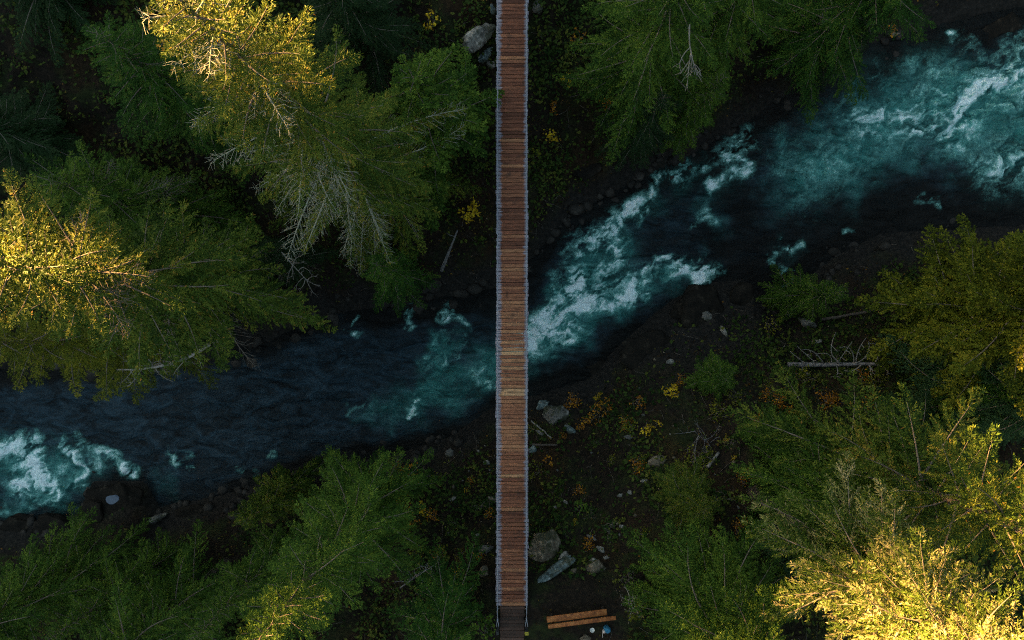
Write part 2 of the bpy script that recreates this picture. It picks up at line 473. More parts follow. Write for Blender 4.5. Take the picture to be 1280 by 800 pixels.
# foam: strokes (points, half width, strength), teal: aerated water
FO = [([(1005, 212), (1050, 190), (1110, 152), (1190, 140), (1290, 100)], 40, .30),
      ([(1120, 100), (1150, 95), (1180, 130)], 22, .24),
      ([(1180, 138), (1230, 112), (1300, 70)], 26, .62),
      ([(1075, 150), (1130, 152), (1200, 178)], 15, .42),
      ([(1245, 212), (1300, 190)], 24, .55),
      ([(934, 168), (915, 182), (900, 190)], 10, .62), ([(900, 195), (862, 212), (846, 220)], 5, .45),
      ([(850, 214), (815, 232), (795, 262), (775, 280)], 10, .72),
      ([(795, 262), (770, 285), (742, 312)], 10, .5),
      ([(740, 300), (728, 330), (712, 372), (690, 400), (662, 430)], 17, .85),
      ([(770, 270), (768, 298), (774, 322), (758, 345), (740, 368), (700, 395)], 12, .78),
      ([(886, 346), (868, 337), (850, 332), (826, 331), (800, 343), (786, 352)], 11, .95),
      ([(846, 346), (812, 356), (788, 364)], 8, .45),
      ([(786, 368), (760, 378), (725, 385), (690, 402), (655, 420)], 10, .62),
      ([(720, 408), (700, 420), (680, 430), (655, 440)], 10, .62), ([(722, 392), (756, 372), (790, 378), (806, 372)], 5, .5),
      ([(918, 200), (930, 208), (926, 222), (905, 216), (886, 232)], 6, .55), ([(888, 226), (891, 250), (886, 272), (868, 282)], 6, .55),
      ([(557, 390), (572, 398), (582, 412), (577, 432)], 4.5, .46), ([(560, 410), (570, 424), (576, 436)], 3, .3),
      ([(556, 422), (545, 438), (530, 452), (522, 460)], 4.5, .36), ([(556, 440), (560, 446), (554, 452)], 3, .5),
      ([(508, 384), (504, 396), (506, 406)], 4, .38), ([(442, 412), (452, 406)], 3, .45),
      ([(524, 498), (522, 512), (512, 520)], 4, .62), ([(508, 500), (520, 516)], 5, .3),
      ([(452, 498), (446, 508), (441, 518)], 3, .45), ([(466, 508), (472, 528)], 5, .25),
      ([(600, 465), (608, 478), (618, 482)], 8, .42),
      ([(0, 566), (20, 552), (34, 556), (45, 575), (60, 590), (72, 604)], 10, .85),
      ([(34, 556), (30, 580), (40, 605), (20, 610)], 14, .55), ([(0, 600), (20, 600), (50, 622)], 10, .4),
      ([(82, 556), (96, 570), (110, 584), (108, 600), (94, 612), (78, 618)], 5, .78), ([(100, 554), (118, 566)], 6, .45), ([(78, 580), (90, 592), (98, 600)], 5, .38),
      ([(130, 572), (146, 576), (160, 588)], 8, .80), ([(70, 622), (40, 634), (0, 638)], 6, .28),
      ([(208, 570), (216, 578), (234, 582)], 5, .66), ([(336, 566), (344, 568)], 4, .6), ([(300, 585), (320, 592)], 5, .18),
      ([(966, 322), (978, 308), (1000, 298)], 5, .46), ([(980, 330), (994, 333)], 3, .4), ([(1052, 290), (1064, 282)], 4, .45), ([(1150, 256), (1175, 254)], 4, .40),
      ([(984, 352), (990, 360)], 4, .3), ([(1205, 60), (1215, 50)], 8, .2), ([(1188, 48), (1192, 52)], 4, .55)]
TE = [([(1015, 205), (1060, 188), (1115, 150), (1190, 138), (1300, 105)], 42, 1.0), ([(1090, 110), (1160, 84), (1190, 110)], 30, .85),
      ([(1190, 160), (1300, 150)], 34, .8), ([(1245, 215), (1300, 200)], 30, .7), ([(960, 245), (1040, 228), (1150, 195)], 22, .32),
      ([(860, 215), (800, 255), (740, 320), (665, 425)], 17, .6), ([(780, 300), (740, 370), (665, 440)], 24, .6),
      ([(870, 350), (790, 366), (720, 405), (660, 445)], 19, .65), ([(910, 215), (880, 270)], 18, .35), 
      ([(640, 440), (600, 470), (550, 490)], 28, .75), ([(560, 425), (530, 465), (535, 490)], 15, .65), ([(610, 475), (560, 470)], 16, .5),
      ([(520, 510), (470, 515)], 18, .42), ([(0, 570), (40, 590), (70, 610)], 26, .65), ([(80, 570), (110, 600), (70, 625), (10, 630)], 17, .6),
      ([(130, 575), (160, 590)], 12, .4), ([(205, 600), (225, 640)], 14, .22), ([(980, 315), (1000, 298)], 12, .25)]


def strokes(lst, px, py, soft):
    out = np.zeros_like(px)
    for pts, w, s in lst:
        lo = np.min(pts, axis=0) - w * 3.2; hi = np.max(pts, axis=0) + w * 3.2
        sel = (px > lo[0]) & (px < hi[0]) & (py > lo[1]) & (py < hi[1])
        if not sel.any(): continue
        qx, qy = px[sel], py[sel]
        best = np.full(qx.shape, 1e9)
        for (x0, y0), (x1, y1) in zip(pts[:-1], pts[1:]):
            L2 = (x1 - x0) ** 2 + (y1 - y0) ** 2 + 1e-9
            t = np.clip(((qx - x0) * (x1 - x0) + (qy - y0) * (y1 - y0)) / L2, 0, 1)
            best = np.minimum(best, np.hypot(qx - x0 - t * (x1 - x0), qy - y0 - t * (y1 - y0)))
        v = s * np.exp(-(best / w) ** 2 * soft)
        out[sel] = 1 - (1 - out[sel]) * (1 - np.clip(v, 0, 1))
    return out


ca, sa = math.cos(R_(27)), math.sin(R_(27))
U, V = X * ca + Y * sa, -X * sa + Y * ca
wxn = (fbm(X * .9, Y * .9, 71, 4) - .5); wyn = (fbm(X * .9, Y * .9, 81, 4) - .5)
mask = strokes(FO, PX + wxn * 34, PY + wyn * 34, .75)
u2, v2 = U + wyn * 1.6, V + wxn * 1.6
def ridge(a, b, sd, pw):
    return np.clip(1 - np.abs(2 * fbm(a, b, sd, 4, .5) - 1) * 2.2, 0, 1) ** pw


soft = fbm(u2 * .62, v2 * 1.7, 93, 5, .6)
fil = np.maximum(ridge(u2 * .55, v2 * 1.35, 91, 3.0), .85 * ridge(u2 * 1.25, v2 * 2.9, 94, 3.0))
fine = fbm(u2 * 2.2, v2 * 5.0, 95, 4, .62)
I = np.clip(mask * 1.25, 0, 1.1)
foam = I * (sstep(.36, .72, soft) * .72 + fil * .55 + (fine - .5) * 1.5) + (I - .66) * .30 * (I > .66)
foam = np.clip(foam * 1.15, 0, 1)
speck = sstep(.74, .84, fbm(u2 * 1.1, v2 * 2.4, 99, 5, .62)) * .25
foam = np.clip(foam + speck * (.2 + I), 0, 1)
teal = strokes(TE, PX + wxn * 60, PY + wyn * 60, 1.15) * (.25 + 1.25 * fbm(u2 * .8, v2 * 1.3, 97, 5, .6))
teal = np.clip(teal, 0, 1)
turb = np.clip(mask * 1.2 + teal * .4, 0, 1)
Zw = .03 + (fbm(U * .5, V * 1.1, 31, 4, .5) - .5) * .14 + turb * (fbm(u2 * 1.3, v2 * 1.7, 33, 5, .55) - .45) * .75 + foam * .06
SHADE_STROKES = [([(930, 270), (905, 215), (930, 175)], 20, .85), ([(720, 250), (860, 215), (960, 140), (1080, 80), (1200, 40), (1300, 20)], 34, 1.0), ([(900, 310), (1000, 290), (1120, 250), (1300, 235)], 34, .85), ([(960, 345), (1100, 285), (1300, 270)], 30, .95),  # tree shade and depth painted into the water colour as dark strokes
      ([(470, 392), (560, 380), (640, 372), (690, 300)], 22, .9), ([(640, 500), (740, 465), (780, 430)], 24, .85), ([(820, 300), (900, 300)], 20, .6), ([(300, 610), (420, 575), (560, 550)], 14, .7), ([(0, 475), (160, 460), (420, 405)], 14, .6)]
bed_shade = np.clip(strokes(SHADE_STROKES, PX + wxn * 40, PY + wyn * 40, .8) + .8 * sstep(-1.3, .1, d), 0, 1)
teal = teal * (1 - .75 * bed_shade)
idx = np.arange(X.size).reshape(X.shape)
keep = (d < 1.6)
kq = keep[:-1, :-1] | keep[1:, 1:] | keep[1:, :-1] | keep[:-1, 1:]
q = np.stack([idx[:-1, :-1], idx[:-1, 1:], idx[1:, 1:], idx[1:, :-1]], -1)[kq]
used = np.unique(q); remap = np.full(X.size, -1); remap[used] = np.arange(len(used))
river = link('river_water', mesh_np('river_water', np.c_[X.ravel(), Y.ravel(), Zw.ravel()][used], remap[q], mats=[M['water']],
             vattr={'foam': foam.ravel()[used], 'teal': teal.ravel()[used], 'bed_shade': bed_shade.ravel()[used]}, smooth=True))
tag(river, kind='structure')


# ------------------------------------------------------------------ vegetation
def leaf_quads(P, D, S, L, Wd):
    """diamond leaves: base P, unit direction D, unit side S"""
    L = L[:, None]; Wd = Wd[:, None]
    mid = P + D * L * .45
    v = np.stack([P, mid + S * Wd * .5, P + D * L, mid - S * Wd * .5], 1).reshape(-1, 3)
    return v, np.arange(len(v)).reshape(-1, 4)


def norm(v):
    return v / (np.linalg.norm(v, axis=-1, keepdims=True) + 1e-9)


def conifer(seed, h, R, tb=.14, nb=130, pw=.78, droop=.42, up=.75, leaf=.17, lw=.046, sp=.15, lsp=.064, bare=None, tw=.40, lean=(0, 0), vb=0.0, rag=.22):
    """trunk, limbs, crown meshes data of one conifer standing at the origin"""
    rg = np.random.default_rng(seed)
    P_, D_, S_, L_, W_, V_ = [], [], [], [], [], []
    limbs = MB(); dead = MB() if bare is bare_T1 else limbs

    def stem(z):
        t = z / h
        return np.array([lean[0] * t * t, lean[1] * t * t, z])
    sect = rg.uniform(.75, 1.2, 9)
    for i in range(nb):
        k = (i + rg.random()) / nb
        k = k ** .88
        t = tb + (1 - tb) * k
        az = i * 2.39996 + rg.normal() * .4
        L = (R * (1 - k) ** pw * sect[int((az % (2 * math.pi)) / (2 * math.pi) * 9) % 9] * (1 + rg.normal() * rag) + .22)
        L = max(.2, L)
        el = -.10 + (up + .10) * k ** 1.3 + rg.normal() * .08
        cv = rg.normal() * .22
        s = np.linspace(0, 1, 8)
        ang = az + cv * s
        hor = np.cumsum(np.r_[0, np.ones(7) / 7])
        base = stem(t * h)
        dz = L * (math.sin(el) * s - droop * (1 - .6 * k) * s ** 2 + .10 * s ** 3)
        ax = base + np.c_[np.cos(ang) * hor * L * math.cos(el * .8), np.sin(ang) * hor * L * math.cos(el * .8), dz]
        isbare = bare is not None and bare(k, az % (2 * math.pi), rg)
        mb = dead if isbare else limbs
        mb.tube(ax[:-1] if not isbare else ax, np.linspace(.012 + .011 * L, .006, 7 if not isbare else 8), 4, rg.random(), cap=False)
        # twigs
        spk = sp * (1 - .3 * k); sj = np.arange(.08, 1.0, spk / max(L, .3)); sj = sj + rg.normal(0, .15, len(sj)) * spk / max(L, .3)
        sj = np.clip(np.r_[sj, sj], .03, .99); side = np.r_[np.ones(len(sj) // 2), -np.ones(len(sj) // 2)]
        pj = np.stack([np.interp(sj, s, ax[:, c]) for c in range(3)], 1)
        tang = norm(np.gradient(ax, axis=0)); tj = norm(np.stack([np.interp(sj, s, tang[:, c]) for c in range(3)], 1))
        sv = norm(np.cross(tj, np.array([0, 0, 1.0])))
        a = (1.0 - .45 * sj) + rg.normal(0, .16, len(sj))
        tl = (.10 + tw * L * (1 - sj) ** .8 * np.clip(sj * 3.5, .4, 1)) * rg.uniform(.6, 1.2, len(sj)); tl = np.minimum(tl, 1.0)
        td = norm(tj * np.cos(a)[:, None] + sv * (np.sin(a) * side)[:, None] + np.array([0, 0, -.16]) + rg.normal(0, .10, (len(sj), 3)))
        if isbare:
            for j in range(len(sj)):
                if rg.random() < .8:
                    e = pj[j] + td[j] * tl[j] * .9 + np.array([0, 0, -.1 * tl[j]])
                    mid = (pj[j] + e) / 2 + rg.normal(0, .05, 3)
                    dead.tube([pj[j], mid, e], [.010, .008, .005], 3, rg.random(), cap=False)
                    for _ in range(2):
                        o = mid + (e - mid) * rg.random(); dead.tube([o, o + norm(td[j] + rg.normal(0, .6, 3)) * .22], [.007, .004], 3, rg.random(), cap=False)
            if rg.random() < .6: continue
            tl = tl * .6
        # leaflets
        n = np.maximum(2, (tl / (lsp * (1 - .42 * k))).astype(int)); rep = np.repeat(np.arange(len(sj)), n)
        qk = np.concatenate([(np.arange(c) + .6) / c for c in n])
        p0, d0, l0, sd = pj[rep], td[rep], tl[rep], sv[rep]
        pos = p0 + d0 * (l0 * qk)[:, None] + np.array([0, 0, -1.0]) * (.18 * l0 * qk ** 2)[:, None]
        ls = norm(np.cross(d0, np.array([0, 0, 1.0])))
        tv = np.clip(rg.normal(.42 + vb, .24), .02, .97) * .45 + np.clip(rg.normal(.40 + vb, .34, len(sj)), 0, 1.05)[rep] * .55
        for sg in (1, -1):
            b = (.85 - .45 * qk) + rg.normal(0, .15, len(qk))
            ld = norm(d0 * np.cos(b)[:, None] + ls * (sg * np.sin(b))[:, None] + np.c_[rg.normal(0, .12, len(qk)), rg.normal(0, .12, len(qk)), rg.normal(-.05, .22, len(qk))])
            nrm = norm(np.array([0, 0, 1.0]) + rg.normal(0, .58, (len(qk), 3)))
            P_.append(pos); D_.append(ld); S_.append(norm(np.cross(nrm, ld)))
            L_.append(leaf * (1 - .42 * k) * (1.1 - .35 * qk) * rg.uniform(.7, 1.25, len(qk))); W_.append(lw * (1 - .5 * k) * rg.uniform(.75, 1.3, len(qk)))
            vv = tv + rg.normal(0, .10, len(qk)); vv = np.where(rg.random(len(qk)) < .006, 1.0, np.clip(vv, 0, .93)); V_.append(vv)
    P_, D_, S_ = np.concatenate(P_), np.concatenate(D_), np.concatenate(S_)
    v, qd = leaf_quads(P_, D_, S_, np.concatenate(L_), np.concatenate(W_))
    trunk = MB(); zz = np.linspace(-.4, h, 10)
    trunk.tube([stem(z) for z in zz], np.interp(zz, [-.4, 0, .6, h], [.024 * h, .020 * h, .015 * h, .012]), 9, .5)
    return dict(trunk=trunk, limbs=limbs, dead=dead if dead is not limbs else None, leaves=(v, qd, np.concatenate(V_)))


def put_tree(name, data, mat, label, cat, group, loc, rz=0.0):
    t = empty(name, loc, rz)
    tag(t, label, cat, group)
    data['trunk'].build('trunk', M['bark'], t, True)
    data['limbs'].build('limbs', M['twig'], t, True)
    if data['dead']: data['dead'].build('dead_branches', M['lichen'], t, False)
    v, qd, vv = data['leaves']
    link('crown', mesh_np('crown', v, qd, mats=[M[mat]], fattr={'v': vv}), t)
    return t


def copy_tree(src, label, group, loc, rz, sc, mat=None):
    t = src.copy(); COL.objects.link(t)
    t.location = loc; t.rotation_euler = (0, 0, rz); t.scale = sc
    t['label'] = label; t['group'] = group
    for ch in src.children:
        c = ch.copy(); COL.objects.link(c); c.parent = t
        if mat and c.name.startswith('crown'):
            for sl in c.material_slots: sl.link = 'OBJECT'; sl.material = M[mat]
    return t


def top_at(px, py, ztop):
    x, y = W(px, py, ztop)
    return x, y, hz(x, y)


def bare_T1(k, az, rg):
    a = math.degrees(az)
    return (.10 < k < .62 and 195 < a < 300 and rg.random() < .85) or rg.random() < .05


def bare_few(k, az, rg):
    return k < .7 and rg.random() < .10


G1 = 'tall conifers on the river banks'
# name, apex pixel, top height, material, label, params
TREES = [
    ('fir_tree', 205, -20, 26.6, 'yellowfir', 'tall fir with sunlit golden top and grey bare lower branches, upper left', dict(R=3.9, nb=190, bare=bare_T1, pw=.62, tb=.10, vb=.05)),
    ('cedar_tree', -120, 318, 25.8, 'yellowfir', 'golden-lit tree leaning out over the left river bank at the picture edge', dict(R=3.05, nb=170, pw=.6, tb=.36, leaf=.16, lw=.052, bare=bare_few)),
    ('fir_tree', -75, 432, 18.5, 'olive', 'olive tree overhanging the water directly below the golden left-edge tree', dict(R=2.4, nb=120, pw=.6)),
    ('fir_tree', 60, 225, 15.0, 'soft', 'dark green fir between the golden left-edge tree and the golden-topped fir', dict(R=3.2, nb=130, pw=.6, bare=bare_few)),
    ('cedar_tree', 515, 95, 14.0, 'soft', 'bright green broad-sprayed cedar reaching to the upper left edge of the bridge', dict(R=2.9, nb=105, pw=.55, leaf=.22, lw=.10, lsp=.10, tb=.2)),
    ('hemlock_tree', 925, -175, 22.0, 'soft', 'green hemlock with drooping boughs at the top, right of the bridge', dict(R=3.25, nb=150, pw=.6, droop=.55)),
    ('hemlock_tree', 1035, -175, 19.5, 'soft', 'dense hemlock on the upper bank above the whitewater, top right', dict(R=2.9, nb=140, pw=.6, droop=.5)),
    ('hemlock_tree', 1250, -170, 18.0, 'fir', 'hemlock at the top edge near the upper right corner over the bank', dict(R=3.2, nb=120, pw=.6)),
    ('fir_tree', 306, 822, 22.7, 'soft', 'fir with upswept sprays and one small sunlit tip, bottom left of the bridge', dict(R=2.7, nb=165, pw=.62, up=.95, tb=.24)),
    ('fir_tree', 528, 920, 17.5, 'fir', 'green fir standing between the lower bridge end and the sunlit-tip fir', dict(R=1.9, nb=110, pw=.6)),
    ('fir_tree', -215, 900, 18.0, 'soft', 'broad green fir filling the bottom left corner below the rapids', dict(R=2.7, nb=130, pw=.6)),
    ('fir_tree', -20, 965, 19.5, 'soft', 'mid green fir at the bottom edge, between the corner fir and the sunlit-tip fir', dict(R=2.4, nb=125, pw=.6)),
    ('cedar_tree', 1430, 385, 17.0, 'olive', 'yellow-olive tree with thin pale limbs on the right bank below the whitewater', dict(R=4.0, nb=150, pw=.5, leaf=.20, lw=.10, lsp=.095, up=.95, droop=.25)),
    ('fir_tree', 1430, 520, 16.0, 'blue', 'dark blue-green fir at the right edge below the yellow-olive tree', dict(R=3.3, nb=120, pw=.6)),
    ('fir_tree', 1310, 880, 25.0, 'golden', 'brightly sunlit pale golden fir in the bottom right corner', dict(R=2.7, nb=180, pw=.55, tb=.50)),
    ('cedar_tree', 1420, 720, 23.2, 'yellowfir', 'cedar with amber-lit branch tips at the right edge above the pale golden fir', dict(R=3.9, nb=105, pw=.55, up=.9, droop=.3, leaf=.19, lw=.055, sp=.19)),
    ('fir_tree', 985, 905, 18.2, 'soft', 'green fir with long feathery sprays to the right of the wooden bench', dict(R=3.6, nb=170, pw=.55, up=.9, vb=.05, tb=.06)),
    ('fir_tree', 1085, 655, 14.5, 'soft', 'soft green fir behind the feathery fir on the right bank', dict(R=2.7, nb=120, pw=.6)),
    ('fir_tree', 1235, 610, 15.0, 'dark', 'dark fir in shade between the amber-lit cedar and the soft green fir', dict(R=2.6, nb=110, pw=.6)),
]
SRC = {}
for i, (nm, ax, ay, zt, mat, lab, kw) in enumerate(TREES):
    x, y, zb = top_at(ax, ay, zt)
    kw = dict(kw)
    SRC[i] = put_tree(nm, conifer(100 + i, zt - zb, **kw), mat, lab, 'tree', G1, (x, y, zb))

# smaller trees and far ones in deep shade: copies of the firs above, scaled
FILL = [  # apex px, top z, source, width scale, material, label
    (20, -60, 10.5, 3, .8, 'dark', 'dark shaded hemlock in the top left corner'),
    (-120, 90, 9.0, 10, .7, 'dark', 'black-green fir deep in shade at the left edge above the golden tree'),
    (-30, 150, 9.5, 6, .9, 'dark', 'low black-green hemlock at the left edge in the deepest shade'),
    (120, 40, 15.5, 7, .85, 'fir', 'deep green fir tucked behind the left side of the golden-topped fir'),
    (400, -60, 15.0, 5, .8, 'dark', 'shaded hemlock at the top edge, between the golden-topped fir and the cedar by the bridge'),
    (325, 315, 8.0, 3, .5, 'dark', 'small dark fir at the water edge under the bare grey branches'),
    (470, 330, 9.0, 9, .75, 'fir', 'small green fir hanging over the upper river bank left of the bridge'),
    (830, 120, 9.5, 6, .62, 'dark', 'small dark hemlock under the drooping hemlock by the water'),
    (905, 95, 11.0, 9, .70, 'soft', 'young green hemlock at the river edge beside the small rapids'),
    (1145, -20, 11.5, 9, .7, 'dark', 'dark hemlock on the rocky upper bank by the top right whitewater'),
    (908, 475, 6.6, 17, .46, 'soft', 'round soft green young fir alone on the dark lower bank'),
    (1050, 366, 7.6, 17, .55, 'soft', 'small dim green fir beside the yellow-olive tree and the fallen grey log'),
    (1300, 500, 12.0, 13, .8, 'fir', 'deep green fir just below the yellow-olive tree'),
    (1000, 560, 9.0, 17, .62, 'soft', 'low soft fir on the slope above the feathery fir'),
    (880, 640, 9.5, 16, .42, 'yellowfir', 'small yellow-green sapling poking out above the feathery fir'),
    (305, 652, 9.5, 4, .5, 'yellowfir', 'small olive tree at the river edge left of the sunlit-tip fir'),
    (240, 800, 14.5, 11, .65, 'soft', 'mid-size fir left of the sunlit-tip fir at the bottom edge'),
    (395, 670, 10.5, 9, .6, 'fir', 'short dark green fir to the right of the sunlit-tip fir'),
    (60, 800, 13.0, 10, .62, 'soft', 'short fir below the wet black river ledge'),
    (1065, 740, 12.5, 17, .8, 'blue', 'dusky fir filling the gap between the feathery fir and the pale golden fir'),
    (90, 385, 13.0, 1, .60, 'soft', 'green cedar on the left bank just right of the golden left-edge tree'),
]
for px, py, zt, s, ws, mat, lab in FILL:
    x, y, zb = top_at(px, py, zt)
    src = SRC[s]
    hs = TREES[s][3] - src.location.z
    k = (zt - zb) / hs
    copy_tree(src, lab, G1, (x, y, zb), px * .37 + py * .11, (ws, ws, k), mat)


# unseen conifers added along the crest to dapple the low sun
rg = np.random.default_rng(21)
fv, fq, fc, off = [], [], [], 0
base = conifer(55, 9.0, 2.1, tb=.06, nb=60, leaf=.50, lw=.20, sp=.34, lsp=.26)['leaves']
un = np.array(SUN_AZ) / math.hypot(*SUN_AZ); vn = np.array([un[1], -un[0]])
for _ in range(150):
    c = un * rg.uniform(88, 106) + vn * rg.uniform(-36, 36)
    a = rg.random() * 6.283; k = rg.uniform(.45, 1.1)
    r2 = np.array([[math.cos(a), -math.sin(a), 0], [math.sin(a), math.cos(a), 0], [0, 0, 1]])
    fv.append(base[0] @ r2.T * k + np.array([c[0], c[1], hz(*c) - .3])); fq.append(base[1] + off); fc.append(base[2]); off += len(base[0])
wd = link('shade_forest', mesh_np('shade_forest', np.concatenate(fv), np.concatenate(fq), mats=[M['fir']], fattr={'v': np.concatenate(fc)}))
tag(wd, 'added out-of-view conifers on the crest that dapple the low sun', 'added forest', kind='stuff')


# ------------------------------------------------------------------ shrubs
def shrub(seed, R, h, n, leaf, wood=True, clumps=14, aspect=.7):
    rg = np.random.default_rng(seed)
    stems = MB(); P_, V_ = [], []
    for c in range(clumps):
        az = rg.random() * 6.283; r = R * math.sqrt(rg.random()) * .95
        z = h * (1 - .45 * (r / R) ** 2) * rg.uniform(.6, 1.0)
        tip = np.array([math.cos(az) * r, math.sin(az) * r, z])
        mid = tip * np.array([.45, .45, .6]) + rg.normal(0, .06, 3)
        stems.tube([(rg.normal() * .04, rg.normal() * .04, -.15), mid, tip], [.022, .014, .006], 4, rg.random(), cap=False)
        for _ in range(3):
            e = tip + rg.normal(0, .16 * R + .05, 3); stems.tube([mid * .4 + tip * .6, e], [.009, .004], 3, rg.random(), cap=False)
        m = max(4, int(n / clumps * rg.uniform(.5, 1.5)))
        P_.append(tip + rg.normal(0, 1, (m, 3)) * np.array([.22, .22, .12]) * R * rg.uniform(.6, 1.2)); V_.append(np.clip(rg.normal(.5, .25) + rg.normal(0, .2, m), 0, 1))
    P_ = np.concatenate(P_); V_ = np.concatenate(V_); m = len(P_)
    az = rg.random(m) * 6.283
    D = norm(np.c_[np.cos(az), np.sin(az), rg.normal(-.15, .3, m)]); nr = norm(np.array([0, 0, 1.0]) + rg.normal(0, .5, (m, 3)))
    Lf = leaf * rg.uniform(.6, 1.3, m)
    v, qd = leaf_quads(P_, D, norm(np.cross(nr, D)), Lf, Lf * aspect)
    return stems, (v, qd, V_)


def put_shrub(name, px, py, rpx, h, mat, label, cat, group, n=160, leaf=.13, seed=0, clumps=14):
    x, y, z = ground_at(px, py)
    x, y = W(px, py, z + h * .7); z = hz(x, y)
    R = rpx / F * (CAMZ - z)
    st, (v, qd, vv) = shrub(seed, R, h, n, leaf, clumps=clumps)
    t = tag(empty(name, (x, y, z)), label, cat, group)
    st.build('stems', M['twig'], t)
    link('foliage', mesh_np('foliage', v, qd, mats=[M[mat]], fattr={'v': vv}), t)
    return t


GS = 'autumn shrubs on the river banks'
SHR = [
    (508, 600, 22, 1.2, 'orange', 'large orange shrub beside the right side of the sunlit-tip fir', 260, .15),
    (468, 592, 8, .8, 'orange', 'small orange shrub at the river edge left of the large orange one', 50, .13),
    (529, 635, 9, .8, 'yellow', 'small yellow shrub just below the large orange shrub', 40, .13),
    (494, 634, 9, .8, 'orange', 'thin orange-brown shrub against the fir below the large orange shrub', 45, .13),
    (546, 600, 10, .8, 'olive', 'olive-yellow bush on the slope right of the large orange shrub', 50, .13),
    (512, 656, 12, .7, 'orange', 'rusty low shrub lower on the slope beside the short dark fir', 60, .12),
    (585, 262, 13, 1.0, 'yellow', 'vivid yellow maple foliage left of the bridge on the upper bank', 190, .15),
    (540, 22, 13, 1.0, 'yellow', 'yellow shrub near the top edge, left of the pale boulder', 60, .13),
    (752, 518, 17, .9, 'orange', 'round orange-yellow bush on the lower bank right of the bridge', 170, .11),
    (728, 530, 9, .8, 'orange', 'narrow orange bush right of the blue-grey slab', 60, .11),
    (843, 490, 9, 1.0, 'yellow', 'upright golden shrub beside the round soft young fir', 110, .12),
    (796, 502, 9, .8, 'orange', 'dull orange shrub between the round orange bush and the golden shrub', 60, .11),
    (808, 536, 9, .7, 'yellow', 'bright yellow low shrub in the middle of the lower bank', 60, .12),
    (786, 530, 12, .6, 'olive', 'olive low bush left of the bright yellow low shrub', 70, .12),
    (824, 530, 6, .6, 'yellow', 'tiny yellow sprig right of the bright yellow low shrub', 22, .11),
    (843, 612, 6, .7, 'red', 'small red shrub above the feathery fir', 34, .13),
    (846, 623, 5, .6, 'red', 'tiny scarlet sprig just below the small red shrub', 18, .12),
    (686, 577, 7, .6, 'orange', 'small orange tuft close to the right edge of the bridge', 40, .11),
    (675, 592, 13, .5, 'olive', 'yellow-olive low bush hugging the right edge of the bridge', 60, .12),
    (765, 130, 13, 1.2, 'orange', 'loose orange-yellow shrub on the upper bank below the drooping hemlock', 85, .12),
    (690, 165, 11, 1.0, 'yellow', 'yellow shrub on the upper bank right of the bridge', 45, .14),
    (666, 195, 10, .8, 'olive', 'olive-yellow shrub at the right edge of the bridge on the upper bank', 50, .15),
    (712, 95, 9, .8, 'yellow', 'sparse yellow shrub higher on the upper bank right of the bridge', 28, .13),
    (725, 44, 9, .8, 'orange', 'dim amber shrub beside the drooping hemlock near the top edge', 26, .13),
    (694, 133, 8, .7, 'orange', 'rusty shrub between the two yellow shrubs on the upper bank', 30, .11),
    (1115, 36, 12, .7, 'orange', 'brownish shrub by the pale rock on the top right bank', 40, .12),
    (960, 405, 14, .8, 'olive', 'low olive shrub at the edge of the dark rock shelf on the right', 60, .12),
    (520, 690, 12, .6, 'olive', 'olive undergrowth bush on the slope left of the lower bridge end', 60, .12),
    (625, 655, 7, .5, 'soft', 'small bright fern tuft touching the left edge of the bridge', 60, .16),
    (727, 636, 10, .5, 'soft', 'green fern tuft on the slope above the tan boulder', 70, .16),
    (480, 640, 16, .8, 'soft', 'green bush wedged between two firs left of the rusty shrub', 110, .14),
    (605, 785, 14, 1.0, 'soft', 'bright green bush in the corner left of the bridge landing', 170, .16),
    (800, 760, 16, 1.0, 'olive', 'yellow-green bush to the right of the wooden bench', 170, .15),
]
for i, (px, py, r, h, mat, lab, n, lf) in enumerate(SHR):
    put_shrub('fern' if 'fern' in lab else 'shrub', px, py, r, h, mat, lab, 'fern' if 'fern' in lab else 'shrub', GS, n, lf, 300 + i, clumps=max(5, min(16, n // 9)))


# low scrub scattered on the lower bank: copies of four bushes
rg = np.random.default_rng(31)
KINDS = [('orange', 'low rust-brown scrub bush scattered among the stones of the lower bank'), ('olive', 'low olive scrub bush scattered among the stones of the lower bank'),
         ('fern', 'low green scrub bush scattered among the stones of the lower bank'), ('yellow', 'low yellowing scrub bush scattered among the stones of the lower bank')]
protos = {}
cnt = 0
while cnt < 95:
    u = rg.random()
    if u < .62: px, py = rg.uniform(668, 1000), rg.uniform(475, 720)
    elif u < .82: px, py = rg.uniform(500, 615), rg.uniform(590, 760)
    else: px, py = rg.uniform(960, 1110), rg.uniform(430, 540)
    x, y, z = ground_at(px, py)
    d, _u = bank(np.array([x]), np.array([y]))
    if d[0] < .8 or (x > -1.2 and x < 5.5 and y < -12): continue
    kk = rg.choice([0, 0, 0, 1, 1, 2, 2, 2, 3]); sc = rg.uniform(.45, 1.25)
    if kk == 3: sc *= .55
    if kk not in protos:
        st, (v, qd, vv) = shrub(400 + kk, .55, .55, 150, .10 if kk != 2 else .16, clumps=12)
        t = tag(empty('scrub_bush', (x, y, z), rg.random() * 6), KINDS[kk][1], 'bush', 'low scrub bushes on the lower bank')
        st.build('stems', M['twig'], t); link('foliage', mesh_np('foliage', v, qd, mats=[M[KINDS[kk][0]]], fattr={'v': vv}), t)
        protos[kk] = t
    else:
        t = protos[kk].copy(); COL.objects.link(t); t.location = (x, y, z); t.rotation_euler = (0, 0, rg.random() * 6)
        for ch in protos[kk].children:
            c = ch.copy(); COL.objects.link(c); c.parent = t
    t.scale = (sc, sc, sc * .8)
    cnt += 1


